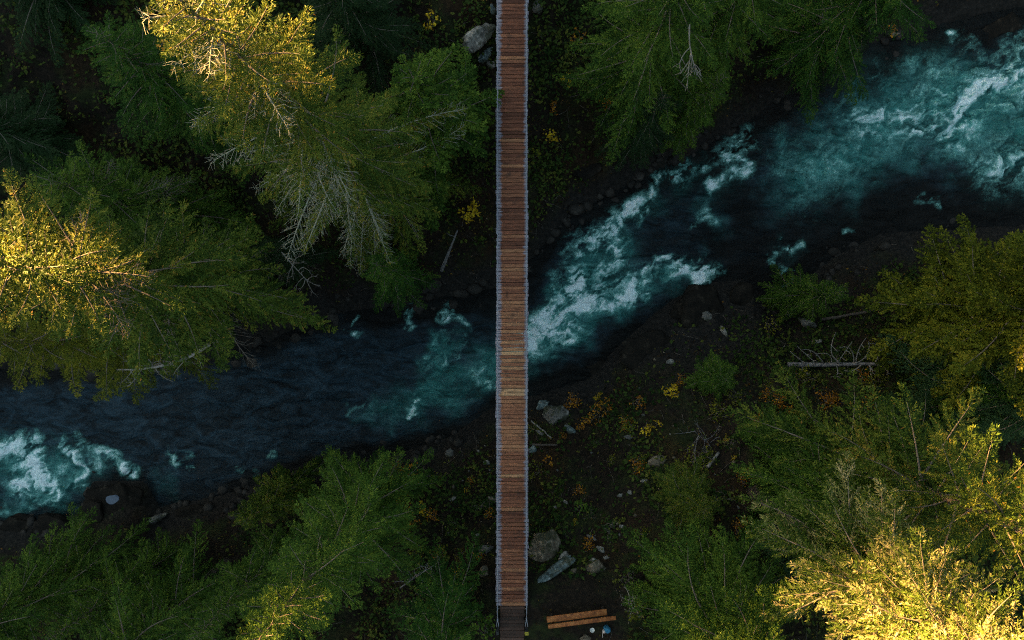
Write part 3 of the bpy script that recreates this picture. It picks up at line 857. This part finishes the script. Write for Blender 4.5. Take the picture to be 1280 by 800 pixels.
# leaf litter and low undergrowth
def scatter(n, seed, dens, leaf, zr, vfun):
    rg = np.random.default_rng(seed)
    x, y = rg.uniform(-33, 33, n), rg.uniform(-20.5, 20.5, n)
    d, _ = bank(x, y)
    keep = (d > .35) & (rg.random(n) < dens(x, y, d))
    x, y = x[keep], y[keep]; m = len(x)
    z = H(x, y) + rg.uniform(*zr, m)
    az = rg.random(m) * 6.283
    D = norm(np.c_[np.cos(az), np.sin(az), rg.normal(0, .3, m)]); nr = norm(np.array([0, 0, 1.0]) + rg.normal(0, .45, (m, 3)))
    Lf = leaf * rg.uniform(.5, 1.5, m)
    v, qd = leaf_quads(np.c_[x, y, z], D, norm(np.cross(nr, D)), Lf, Lf * rg.uniform(.4, .8, m))
    return v, qd, vfun(x, y, rg, m)


def lit_d(x, y, d):
    pad = (x > -2) & (x < 5.5) & (y < -12.4)
    return np.clip((fbm(x * .7, y * .7, 131, 4) - .38) * 3.0, .05, 1) * sstep(.3, 2.5, d) * np.where(pad, .12, 1) * np.where((x < -7) & (y > 1), .3, 1)


def lit_v(x, y, rg, m):
    b = fbm(x * .5, y * .5, 137, 3)
    return np.clip(rg.beta(1.6, 2.2, m) * .95 + (b - .5) * .5 + np.where(rg.random(m) < .02, .4, 0), 0, .995)


v, qd, vv = scatter(150000, 7, lit_d, .10, (.01, .10), lit_v)
lt = link('fallen_leaves', mesh_np('fallen_leaves', v, qd, mats=[M['litter']], fattr={'v': vv}))
tag(lt, 'brown and amber fallen leaves strewn over the dark banks', 'leaf litter', kind='stuff')


def fern_d(x, y, d):
    return (.12 + sstep(.44, .62, fbm(x * .45, y * .45, 151, 4))) * sstep(.8, 3, d) * np.where((x > -2) & (x < 5.5) & (y < -12.4), 0, 1)


v, qd, vv = scatter(190000, 8, fern_d, .20, (.03, .40), lambda x, y, rg, m: np.clip(rg.normal(.45, .25, m) + (fbm(x, y, 9, 3) - .5), 0, 1))
uf = link('undergrowth', mesh_np('undergrowth', v, qd, mats=[M['fern']], fattr={'v': vv}))
tag(uf, 'low ferns and moss covering the shaded banks', 'undergrowth', kind='stuff')


def _ico(sub):
    import bmesh
    bm = bmesh.new(); bmesh.ops.create_icosphere(bm, subdivisions=sub, radius=1.0)
    v = np.array([a.co[:] for a in bm.verts]); f = np.array([[b.index for b in a.verts] for a in bm.faces]); bm.free()
    return v, f


ICO = {k: _ico(k) for k in (2, 3, 4)}


# cobbles along the water's edge, past counting
rg = np.random.default_rng(63); cv, cf, off, n = [], [], 0, 0
while n < 420:
    x, y = rg.uniform(-31, 31), rg.uniform(-14, 17)
    d, _u = bank(np.array([x]), np.array([y])); d = d[0]
    if d < -.9 or d > 1.3 or rg.random() > math.exp(-(d / .7) ** 2): continue
    if noise2(np.array([x * .35]), np.array([y * .35]), 5)[0] < .35: continue
    v, f = ICO[2]; a = rg.uniform(.07, .30) * (1.5 if rg.random() < .1 else 1)
    v = v * (1 + (noise3(v * 1.5 + n, n) - .5)[:, None] * .7) * np.array([a * rg.uniform(.8, 1.4), a, a * .6])
    t = rg.random() * 6.283
    v = v @ np.array([[math.cos(t), math.sin(t), 0], [-math.sin(t), math.cos(t), 0], [0, 0, 1]]) + np.array([x, y, max(hz(x, y), -.12) + a * .1])
    cv.append(v); cf.append(f + off); off += len(v); n += 1
cb = link('shore_cobbles', mesh_np('shore_cobbles', np.concatenate(cv), tris=np.concatenate(cf), mats=[M['cobble']]))
tag(cb, 'dark wet cobbles strewn along the edge of the river', 'cobbles', kind='stuff')
rg = np.random.default_rng(61); tw = MB(); n = 0
while n < 900:
    x, y = rg.uniform(-14, 24), rg.uniform(-17, 15)
    d, _u = bank(np.array([x]), np.array([y]))
    if d[0] < .7 or (-1 < x < 4.5 and y < -12.2 and rg.random() < .8): continue
    a = rg.random() * 6.283; L = rg.uniform(.15, .9) * .5
    e = np.array([math.cos(a), math.sin(a), 0]) * L
    p0, p1 = np.array([x, y, 0]) - e, np.array([x, y, 0]) + e
    p0[2] = hz(p0[0], p0[1]) + .02; p1[2] = hz(p1[0], p1[1]) + rg.uniform(.02, .12); m_ = (p0 + p1) / 2 + rg.normal(0, .04, 3)
    tw.tube([p0, m_, p1], [.012, .010, .006], 3, rg.random(), cap=False); n += 1
to = tw.build('fallen_twigs', M['twig'])
tag(to, 'thin broken twigs lying all over the forest floor', 'twigs', kind='stuff')


# ------------------------------------------------------------------ rocks
def rock_mesh(seed, size, mat, sub=3, cuts=16, rough=.14):
    rg = np.random.default_rng(seed)
    v, f = ICO[sub]; v = v.copy()
    for _ in range(cuts):
        n = norm(rg.normal(0, 1, 3)); dcut = rg.uniform(.5, .86)
        k = v @ n; v = v - np.maximum(k - dcut, 0)[:, None] * n
    v = v * (1 + (noise3(v * 1.7 + seed, seed) - .5)[:, None] * .35 + (noise3(v * 5 + seed, seed + 3) - .5)[:, None] * rough * 2)
    return mesh_np('rock', v * np.array(size), tris=f, mats=[mat], smooth=False)


def put_rock(px, py, wpx, hpx, ang, mat, label, name='boulder', cat='boulder', group='boulders on the river banks', seed=0, zs=.55, sub=3, sink=.25, lift=0):
    x, y, z = ground_at(px, py)
    z = max(z, -.1)
    k = (CAMZ - z) / F
    a, b = wpx * k / 2 * 1.15, hpx * k / 2 * 1.15
    zz = (a + b) / 2 * zs * 1.4
    o = link(name, rock_mesh(seed, (a, b, zz), M[mat], sub), None, (x, y, z + zz * (.5 - sink) + lift), (0, 0, R_(ang)))
    return tag(o, label, cat, group)


ROCKS = [
    (601, 44, 48, 26, 38, 'palerock', 'pale angular boulder beside the upper left of the bridge'),
    (607, 72, 26, 12, 45, 'bluerock', 'grey-green slab just below the pale boulder, upper left of the bridge'),
    (612, 80, 16, 11, -30, 'palerock', 'smaller pale stone below the grey-green slab by the bridge'),
    (583, 56, 18, 9, 25, 'rock', 'low grey rock at the left foot of the pale upper boulder'),
    (615, 12, 8, 14, 10, 'bluerock', 'small upright grey stone near the top left of the bridge'),
    (672, 8, 14, 18, 20, 'rock', 'grey stone near the top right of the bridge'),
    (682, 683, 46, 52, 10, 'tanrock', 'large grey-brown boulder with a cracked face touching the bridge, right side'),
    (692, 712, 62, 16, 38, 'bluerock', 'long pale blue-grey split slab below the cracked boulder'),
    (704, 697, 24, 12, 50, 'palerock', 'pale jagged end stone at the top of the split slab'),
    (744, 709, 27, 19, 12, 'tanrock', 'rounded tan boulder with a dark crack above the bench'),
    (741, 700, 12, 8, 0, 'palerock', 'white cap stone on the back of the rounded tan boulder'),
    (752, 687, 15, 8, -35, 'palerock', 'white angular stone above the rounded tan boulder'),
    (757, 697, 9, 6, 10, 'palerock', 'small white stone right of the rounded tan boulder'),
    (716, 700, 9, 9, 0, 'palerock', 'pale pebble stone between the split slab and the rounded tan boulder'),
    (717, 714, 9, 8, 0, 'tanrock', 'tan pebble stone below the pale one beside the split slab'),
    (732, 797, 14, 9, 0, 'tanrock', 'brown rock at the bottom edge below the bench'),
    (150, 628, 78, 62, 20, 'wetrock', 'large black wet ledge jutting into the rapids, lower left'),
    (115, 640, 40, 40, -20, 'wetrock', 'black wet rock with pale edges left of the large ledge'),
    (70, 660, 60, 34, -15, 'wetrock', 'dark streaked boulder on the shore below the left rapids'),
    (20, 658, 54, 28, 5, 'wetrock', 'dark shore rock at the left picture edge below the rapids'),
    (196, 648, 34, 12, 25, 'rock', 'long grey rock right of the large black ledge'),
    (236, 640, 50, 26, 5, 'wetrock', 'flat dark rock on the shore between the ledge and the olive tree'),
    (872, 388, 92, 56, -12, 'wetrock', 'broad dark rock shelf below the white breaking wave'),
    (806, 440, 64, 42, 10, 'wetrock', 'black wet rock at the water edge left of the broad shelf'),
    (740, 462, 44, 22, 15, 'wetrock', 'low wet rock in the shallows right of the bridge'),
    (925, 372, 44, 36, 0, 'wetrock', 'dark rock at the upstream end of the broad shelf'),
    (884, 395, 17, 12, -25, 'rock', 'grey block lying on the broad dark shelf'),
    (838, 452, 12, 9, 0, 'palerock', 'pale stone at the left foot of the round soft young fir'),
    (986, 392, 14, 9, 15, 'palerock', 'white stone near the yellow olive tree at the right shore'),
    (1010, 405, 26, 11, -15, 'rock', 'layered grey rock above the fallen branchy log'),
    (1000, 385, 14, 6, 10, 'rock', 'flat grey stone at the waterline above the fallen branchy log'),
    (1018, 428, 17, 8, 25, 'palerock', 'pale chipped stone at the upper left of the branchy log'),
    (694, 516, 34, 26, 0, 'rock', 'rough grey rock cluster right of the bridge on the lower bank'),
    (678, 507, 16, 14, 30, 'bluerock', 'bluish rock between the bridge and the rough grey cluster'),
    (714, 537, 20, 10, -35, 'bluerock', 'blue-grey slab lying on the lower bank beside orange bushes'),
    (674, 540, 13, 6, -30, 'palerock', 'pale slab stone near the bridge below the bluish rock'),
    (666, 563, 11, 12, 0, 'bluerock', 'blue-grey stone against the right edge of the bridge'),
    (787, 546, 13, 7, 0, 'rock', 'grey stone under the bright yellow low shrub'),
    (819, 577, 24, 19, 0, 'tanrock', 'brown boulder in the middle of the lower bank'),
    (805, 601, 10, 6, 20, 'palerock', 'white stone below the brown boulder'),
    (831, 596, 12, 5, 20, 'palerock', 'white sliver of stone between the brown boulder and the red shrub'),
    (775, 619, 10, 5, 15, 'palerock', 'white stone on the slope above the tan boulder, left of the feathery fir'),
    (787, 615, 9, 5, -20, 'palerock', 'white flake of rock just right of another on the slope left of the feathery fir'),
    (694, 634, 8, 6, -30, 'palerock', 'light stone near the bridge above the cracked boulder'),
    (707, 628, 7, 5, -40, 'palerock', 'tiny light stone upslope of the light stone near the bridge'),
    (764, 656, 10, 5, 35, 'palerock', 'pale stone lower down the slope left of the feathery fir'),
    (777, 658, 7, 6, 0, 'palerock', 'round pale stone beside the feathery fir foliage'),
    (740, 671, 14, 5, -25, 'palerock', 'slim pale stone above the white angular stone'),
    (562, 566, 10, 14, -20, 'rock', 'rounded grey stone left of the bridge on the lower bank'),
    (614, 626, 17, 13, 0, 'tanrock', 'tan rock against the left edge of the bridge'),
    (608, 686, 26, 10, 15, 'rock', 'flat grey rock left of the lower bridge'),
    (606, 714, 13, 20, -20, 'tanrock', 'mottled rock left of the bridge near its lower end'),
    (608, 578, 10, 8, 0, 'palerock', 'small speckled stone left of the bridge above the tan rock'),
    (567, 622, 12, 5, 30, 'palerock', 'white streaked stone on the slope right of the large orange shrub'),
    (776, 195, 34, 22, 20, 'wetrock', 'dark grey rock on the upper shore left of the small rapids'),
    (735, 215, 40, 22, 25, 'wetrock', 'black rock on the upper shore between the bridge and the small rapids'),
    (1030, 20, 44, 20, 30, 'rock', 'grey weathered rock outcrop on the bank above the whitewater'),
    (1115, 44, 18, 8, 10, 'tanrock', 'tan rock at the foot of the brownish shrub, top right'),
    (1240, 40, 60, 30, 25, 'wetrock', 'wet black boulder at the top right corner shore'),
    (905, 415, 8, 16, 20, 'palerock', 'thin upright pale stone right of the grey block on the dark shelf'),
]
for i, (px, py, a, b, ang, mat, lab) in enumerate(ROCKS):
    big = max(a, b) > 26
    put_rock(px, py, a, b, ang, mat, lab, 'boulder' if big else 'rock', 'boulder' if big else 'rock', None, 500 + i, sub=4 if max(a, b) > 40 else 3, zs=.2 if mat == 'wetrock' else .5, sink=.42 if mat == 'wetrock' else .25)
rg = np.random.default_rng(77)
n_st = 0
while n_st < 60:
    if rg.random() < .75: px, py = rg.uniform(665, 1010), rg.uniform(430, 700)
    else: px, py = rg.uniform(545, 620), rg.uniform(540, 740)
    x, y, z = ground_at(px, py)
    d, _u = bank(np.array([x]), np.array([y]))
    if d[0] < .6: continue
    s = rg.uniform(1.6, 4.6)
    o = put_rock(px, py, s * rg.uniform(1, 1.7), s, rg.uniform(0, 180), rg.choice(['palerock', 'rock', 'rock', 'tanrock']), 'small pale stone scattered on the dark lower bank',
                 'stone', 'stone', 'small stones scattered on the lower bank', 900 + n_st, sub=2, sink=.1)
    n_st += 1
# rain pool on the black ledge
x, y, z = ground_at(140, 624)
pl = MB()


# ------------------------------------------------------------------ dead wood
def arc(p0, p1, bend, n=7):
    p0, p1 = np.array(p0, float), np.array(p1, float)
    t = np.linspace(0, 1, n)[:, None]
    return p0 * (1 - t) + p1 * t + np.array(bend) * (4 * t * (1 - t))


def on(px, py, lift=0.0):
    x, y, z = ground_at(px, py); z += lift
    x, y = W(px, py, z)
    return np.array([x, y, z])


def log(name, label, a, b, rpx, mat, branches=(), lift=.15, cat='log'):
    pa, pb = on(*a, lift), on(*b, lift)
    t = tag(empty(name, pa), label, cat)
    k = (CAMZ - pa[2]) / F
    pts = arc(pa, pb, (0, 0, .0), 9)
    pts += np.random.default_rng(int(a[0])).normal(0, .015, pts.shape)
    m = MB(); m.tube(pts - pa, np.linspace(rpx[0], rpx[1], 9) * k, 9, .5); m.build('trunk', M[mat], t, True)
    for f, dx, dy, dz, bx, by in branches:
        o = pa + (pb - pa) * f
        e = o + np.array([dx * k, -dy * k, dz])
        m = MB(); cv = arc(o, e, (bx * k, -by * k, .1), 8); m.tube(cv - pa, np.linspace(.85, .32, 8) * k, 5, .5)
        for g in (.5, .75):
            c = cv[int(g * 7)]; m.tube([c - pa, c - pa + np.array([(by * .5 + 3) * k, (bx * .4 - 3) * k, .12])], [.5 * k, .25 * k], 4, .5, cap=False)
        m.build('branch', M['deadwood'], t, True)
    return t


log('fallen_log', 'fallen grey log with curved bare branches on the right bank', (1108, 455), (985, 456), (1.7, 3.6), 'drift',
    [(.12, -14, -26, .5, 10, -8), (.16, 6, 32, .2, -3, 2), (.3, 2, -34, .9, -4, -2), (.32, -26, -22, .7, 4, -8), (.34, 9, -30, 1.0, 6, 4), (.42, -20, -42, .9, -12, 6), (.5, 10, -30, .9, -3, 3), (.18, 4, 14, .1, 2, 1),
     (.55, -26, -14, .6, 6, -6), (.62, -34, -20, .6, 0, -6), (.7, -30, -24, .5, 4, 4), (.8, -26, -18, .4, 2, 3), (.5, -8, 16, .1, 4, 4), (.85, 20, 24, .1, -6, 8), (.9, -26, 4, .2, 0, 2), (.24, -24, 8, .15, 0, 3), (.07, 6, 14, .1, 6, 2)])
log('fallen_log', 'short grey log lying by the water above the branchy fallen log', (1026, 400), (1105, 386), (2.0, 1.5), 'bark')
log('fallen_log', 'pale weathered log stub on the slope right of the red shrub', (884, 584), (898, 566), (2.4, 1.8), 'deadwood')
log('fallen_log', 'brown branch lying from the right edge of the bridge', (662, 556), (697, 556), (1.6, 1.2), 'bark')
log('fallen_log', 'white driftwood stub left of the round tan boulder', (664, 526), (690, 548), (1.0, .8), 'deadwood')


def dead_tree(name, label, base, tip, zb, zt, rad, nbr, seed, blen, cat='dead tree', mat='deadwood', spread=1.0):
    rg = np.random.default_rng(seed)
    xb, yb = W(*base, zb); xt, yt = W(*tip, zt)
    pa, pb = np.array([xb, yb, zb]), np.array([xt, yt, zt])
    t = tag(empty(name, pa), label, cat)
    ax = arc(pa, pb, rg.normal(0, .12, 3), 9) - pa
    m = MB(); m.tube(ax, np.linspace(rad, rad * .3, 9), 7, .5); m.build('trunk', M[mat], t, True)
    m = MB()
    dirv = norm((pb - pa)[None])[0]
    for _ in range(nbr):
        f = rg.uniform(.2, .98); o = np.array([np.interp(f, np.linspace(0, 1, 9), ax[:, c]) for c in range(3)])
        dv = norm((dirv * .5 + rg.normal(0, spread, 3) * np.array([1, 1, .5]))[None])[0]
        L = blen * rg.uniform(.4, 1.1)
        e = o + dv * L
        cv = arc(o, e, rg.normal(0, .12, 3), 6); m.tube(cv, np.linspace(.018, .007, 6), 4, .5, cap=False)
        for g in (2, 3, 4):
            e2 = cv[g] + norm((dv + rg.normal(0, .7, 3))[None])[0] * L * .35
            m.tube([cv[g], e2], [.010, .005], 3, .5, cap=False)
    m.build('branches', M[mat], t)
    return t


dead_tree('dead_tree', 'bleached dead treetop leaning out over the left river edge', (262, 430), (146, 462), 11.5, 11.0, .09, 26, 3, 1.1)
dead_tree('dead_tree', 'bare twiggy shrub to the right of the wooden bench', (797, 770), (786, 742), 7.4, 8.6, .03, 14, 4, .7, 'dead shrub')
dead_tree('dead_tree', 'bare grey twigs left of the bench fir, above the red shrub and pale log', (905, 560), (868, 538), 4.8, 6.0, .03, 12, 5, 1.4, 'dead shrub', 'drift')
dead_tree('dead_tree', 'white crooked bare branch among the soft green firs', (975, 690), (962, 648), 9.2, 9.8, .04, 9, 6, .9, 'dead branch')
dead_tree('dead_tree', 'grey leaning trunk on the upper bank below the vivid yellow maple', (552, 338), (572, 288), 1.6, 4.4, .11, 4, 7, .6, 'dead trunk', 'drift')
dead_tree('dead_tree', 'brown bare twigs on the slope left of the lower bridge end', (500, 735), (545, 705), 6.4, 7.2, .03, 16, 8, .8, 'dead shrub', 'drift')
dead_tree('dead_tree', 'bare crossed twigs hanging below the golden-topped fir over the shaded bank', (352, 315), (385, 352), 8.5, 8.2, .03, 12, 9, .9, 'dead branch')
dead_tree('dead_tree', 'bare white limbs on the face of the drooping hemlock', (862, 30), (876, 95), 15.5, 14.0, .03, 8, 10, 1.2, 'dead branch', spread=.3)

# ------------------------------------------------------------------ footbridge
br = tag(empty('suspension_footbridge', (0, 0, 7.5)), 'long narrow wooden plank suspension footbridge with steel cables crossing the river', 'footbridge')
Y0, Y1, HALF = -13.62, 21.0, .765


def deck_z(y):          # relative to the bridge's empty
    t = (y - (Y0 + Y1) / 2) / ((Y1 - Y0) / 2)
    return -.45 * (1 - t * t)


rg = np.random.default_rng(1)
deck = MB(); y = Y0; k = 0
while y < Y1:
    w = .178 + rg.normal() * .004
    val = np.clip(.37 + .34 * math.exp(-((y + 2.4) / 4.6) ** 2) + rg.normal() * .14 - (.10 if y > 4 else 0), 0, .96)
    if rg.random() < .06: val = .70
    if k == 0: val = .72
    L = 2 * HALF + rg.normal() * .018
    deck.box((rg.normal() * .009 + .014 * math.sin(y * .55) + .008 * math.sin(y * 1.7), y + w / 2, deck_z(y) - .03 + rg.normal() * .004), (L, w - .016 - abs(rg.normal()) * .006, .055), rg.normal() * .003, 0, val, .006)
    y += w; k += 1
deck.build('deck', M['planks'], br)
for sx in (-1, 1):
    yy = np.linspace(Y0 - .1, Y1, 40)
    m = MB(); m.tube(np.c_[np.full(40, sx * .665), yy, deck_z(yy) + 1.08 + .12 * ((yy - 3.7) / 17) ** 2], .017, 6); hc = m.build('handrail_cable', M['steel'], br, True)
    m = MB()
    ze = float(deck_z(Y0) + 1.2)
    m.tube([(sx * .665, Y0 - .02, ze), (sx * .665, Y0 - .2, ze)], [.02, .042], 8)
    for s2 in (-1, 1):
        m.tube([(sx * .665, Y0 - .18, ze), (sx * .665 + s2 * .045, Y0 - .3, ze), (sx * .665 + s2 * .05, Y0 - .46, ze)], .016, 6)
    m.build('fork_end', M['steel'], hc, True)
    m = MB(); m.tube(np.c_[np.full(40, sx * .56), yy, deck_z(yy) - .12], .028, 6); m.build('support_cable', M['darksteel'], br, True)
    for dz, nm in ((.36, 'side_wire'), (.72, 'side_wire')):
        m = MB(); m.tube(np.c_[np.full(40, sx * .70), yy, deck_z(yy) + dz], .006, 4); m.build(nm, M['steel'], br)
    m = MB(); m.box((sx * .665, Y0 - .62, .45), (.12, .16, 2.1), 0, 0, 0, .01); m.build('anchor_post', M['darksteel'], br)
    m = MB(); m.box((sx * .665, Y1 + .3, .45), (.12, .16, 2.1), 0, 0, 0, .01); m.build('anchor_post', M['darksteel'], br)
yy = np.arange(Y0 + .35, Y1, 1.28)
for sx in (-1, 1):
    hm = MB(); hm.tube([(0, 0, -.1), (0, 0, .5), (-sx * .05, 0, 1.09)], .010, 5); hm.tube([(-sx * .085, -.03, 1.10), (-sx * .015, .03, 1.10)], .02, 5)
    me = hm.mesh('hanger', M['steel'])
    for y in yy:
        link('hanger', me, br, (sx * .715, y, float(deck_z(y))))
bm_ = MB(); bm_.box((0, 0, 0), (1.545, .09, .10), 0, 0, 0, .008); me = bm_.mesh('crossbeam', M['blackwood'])
for y in yy:
    link('crossbeam', me, br, (0, y, float(deck_z(y)) - .115))
# landing boards
ld = MB(); y = Y0 - .02
while y > -17.2:
    ld.box((rg.normal() * .01, y - .08, 0), (1.16 + rg.normal() * .02, .152, .05), rg.normal() * .004, 0, np.clip(rg.normal(.5, .25), 0, 1), .006); y -= .165
for sx in (-1, 1):
    ld.box((sx * .45, (Y0 - 17.2) / 2 - .1, -.085), (.1, 3.3, .12), 0, 0, .2, .006)
la = ld.build('landing_boardwalk', M['approach'], None, False, (0, 0, 7.46))
tag(la, 'dark damp board landing leading onto the lower end of the footbridge', 'boardwalk')
# yellow tag on the right post
sg = tag(empty('marker_plate', (.665, -14.24, 9.015)), 'small yellow marker plate on top of the right post of the bridge landing', 'sign')
m = MB(); m.box((0, 0, 0), (.17, .15, .012), 0, 0, 0, .003); m.build('plate', M['tagyellow'], sg)
m = MB(); m.box((0, -.005, .0085), (.12, .022, .004)); m.build('dark_mark', M['darksteel'], sg)

# ------------------------------------------------------------------ bench and the things beside it
bx, by = W(726, 772, 7.8); bzr = hz(bx, by)
be = tag(empty('bench', (bx, by, bzr), R_(7.5)), 'orange timber plank bench on the dark clearing beside the lower bridge end', 'bench')
m = MB(); m.box((-.17, .09, .44), (2.86, .29, .07), 0, 0, .5, .012); m.build('seat', M['benchwood'], be)
m = MB(); m.box((.02, -.187, .56), (3.22, .19, .07), 0, 0, .3, .012); m.build('backrest', M['benchwood'], be)
for lx in (-1.35, 1.1):
    m = MB(); m.box((lx, .09, .18), (.12, .22, .45), 0, 0, .5, .01); m.build('leg', M['blackwood'], be)
    m = MB(); m.box((lx, -.2, .22), (.11, .09, .60), 0, 0, .5, .01); m.build('back_post', M['blackwood'], be)


def lathe(prof, n=20):
    th = np.arange(n) * 2 * math.pi / n
    v = np.concatenate([np.c_[r * np.cos(th), r * np.sin(th), np.full(n, z)] for r, z in prof])
    q = [(k * n + j, k * n + (j + 1) % n, (k + 1) * n + (j + 1) % n, (k + 1) * n + j) for k in range(len(prof) - 1) for j in range(n)]
    return v, q


cx, cy = W(740.5, 788.5, 7.45); cz = hz(cx, cy)
m = MB(); m.add(*lathe([(.004, .012), (.055, .012), (.07, .02), (.10, .09), (.112, .095), (.115, .088), (.085, .0), (.004, .0)]))
bo = m.build('bowl', M['white'], None, True, (cx, cy, cz))
tag(bo, 'small white enamel bowl on the dark ground in front of the bench', 'bowl')
cx, cy = W(759, 787, 7.6); cz = hz(cx, cy)
bg = tag(empty('rucksack', (cx, cy, cz), R_(-25)), 'blue rucksack standing on the ground at the right end of the bench', 'bag')
v, qq = lathe([(.004, .0), (.13, .0), (.17, .05), (.18, .2), (.16, .36), (.10, .44), (.06, .455), (.045, .42), (.004, .41)], 18)
v[:, 0] *= .95; v[:, 1] *= .78
v += (np.stack([noise3(v * 9 + 5, s) for s in (1, 2, 3)], 1) - .5) * .035
m = MB(); m.add(v, qq); m.build('pack', M['bluecloth'], bg, True)
m = MB(); m.tube(arc((.09, -.05, .42), (-.09, -.05, .42), (0, 0, .07)), .014, 6); m.build('handle', M['bluecloth'], bg, True)
v, qq = lathe([(.004, .12), (.06, .12), (.085, .2), (.08, .3), (.05, .36), (.004, .37)], 14); v += np.array([-.10, -.14, 0])
m = MB(); m.add(v, qq); m.build('pocket', M['palecloth'], bg, True)
m = MB(); m.tube([(-.06, -.16, .3), (-.10, -.26, .12), (-.02, -.40, .02), (.04, -.52, .012)], .014, 6); m.build('strap', M['palecloth'], bg, True)

# rain pool on the black ledge
px_, py_ = 141, 624
led = [o for o in SC.objects if o.get('label', '').startswith('large black wet ledge')][0]
bpy.context.view_layer.update()
x, y = W(px_, py_, 1.0)
ok, loc, nrm, _i = led.ray_cast(led.matrix_world.inverted() @ __import__('mathutils').Vector((x, y, 10)), (0, 0, -1))
zt = (led.matrix_world @ loc).z if ok else 1.0
th = np.arange(20) * 2 * math.pi / 20
rr = .30 * (1 + .18 * np.sin(th * 2 + 1) + .08 * np.sin(th * 3))
v = np.r_[[(0, 0, 0)], np.c_[rr * np.cos(th) * 1.1, rr * np.sin(th), np.zeros(20)]]
tri = [(0, 1 + j, 1 + (j + 1) % 20) for j in range(20)]
pm = surf_mat('still_rain_water', [(.3, (.035, .055, .10)), (.7, (.05, .075, .13))], 3, .08, .02, spec=.6)
po = link('water_pool', mesh_np('water_pool', v, tris=tri, mats=[pm]), None, (x, y, zt + .05))
tag(po, kind='structure')

# ------------------------------------------------------------------ light, camera
w = bpy.data.worlds.new('World'); SC.world = w; w.use_nodes = True
nt = w.node_tree
bgd = nt.nodes.get('Background') or nt.nodes.new('ShaderNodeBackground')
sky = nt.nodes.new('ShaderNodeTexSky'); sky.sky_type = 'NISHITA'; sky.sun_disc = False
az = math.atan2(SUN_AZ[0], SUN_AZ[1])
sky.sun_elevation = R_(SUN_EL); sky.sun_rotation = az
nt.links.new(mixc(nt, 1.0, sky.outputs[0], (.42, .385, .285), 'MULTIPLY'), bgd.inputs[0]); bgd.inputs[1].default_value = .05
sl = bpy.data.lights.new('sun', 'SUN'); sl.energy = 5.0; sl.angle = R_(.5); sl.color = (1.0, .53, .16)
so = bpy.data.objects.new('sun', sl); COL.objects.link(so)
from mathutils import Vector
n_ = math.hypot(*SUN_AZ)
dvec = Vector((-SUN_AZ[0] / n_ * math.cos(R_(SUN_EL)), -SUN_AZ[1] / n_ * math.cos(R_(SUN_EL)), -math.sin(R_(SUN_EL))))
so.rotation_euler = dvec.to_track_quat('-Z', 'Y').to_euler()

cam = bpy.data.cameras.new('camera'); cam.lens = 24; cam.sensor_width = 36; cam.clip_end = 2000; cam.clip_start = .1
co = bpy.data.objects.new('camera', cam); COL.objects.link(co)
co.location = (0, 0, CAMZ); co.rotation_euler = (0, 0, 0)
SC.camera = co
SC.view_settings.view_transform = 'Standard'; SC.view_settings.look = 'None'; SC.view_settings.gamma = 1; SC.view_settings.use_curve_mapping = False
SC.view_settings.exposure = 5.0
SC.cycles.max_bounces = 5; SC.cycles.diffuse_bounces = 2; SC.cycles.glossy_bounces = 2; SC.cycles.transmission_bounces = 4
SC.cycles.use_denoising = False
SC.cycles.filter_width = 1.15
SC.cycles.sample_clamp_indirect = 4
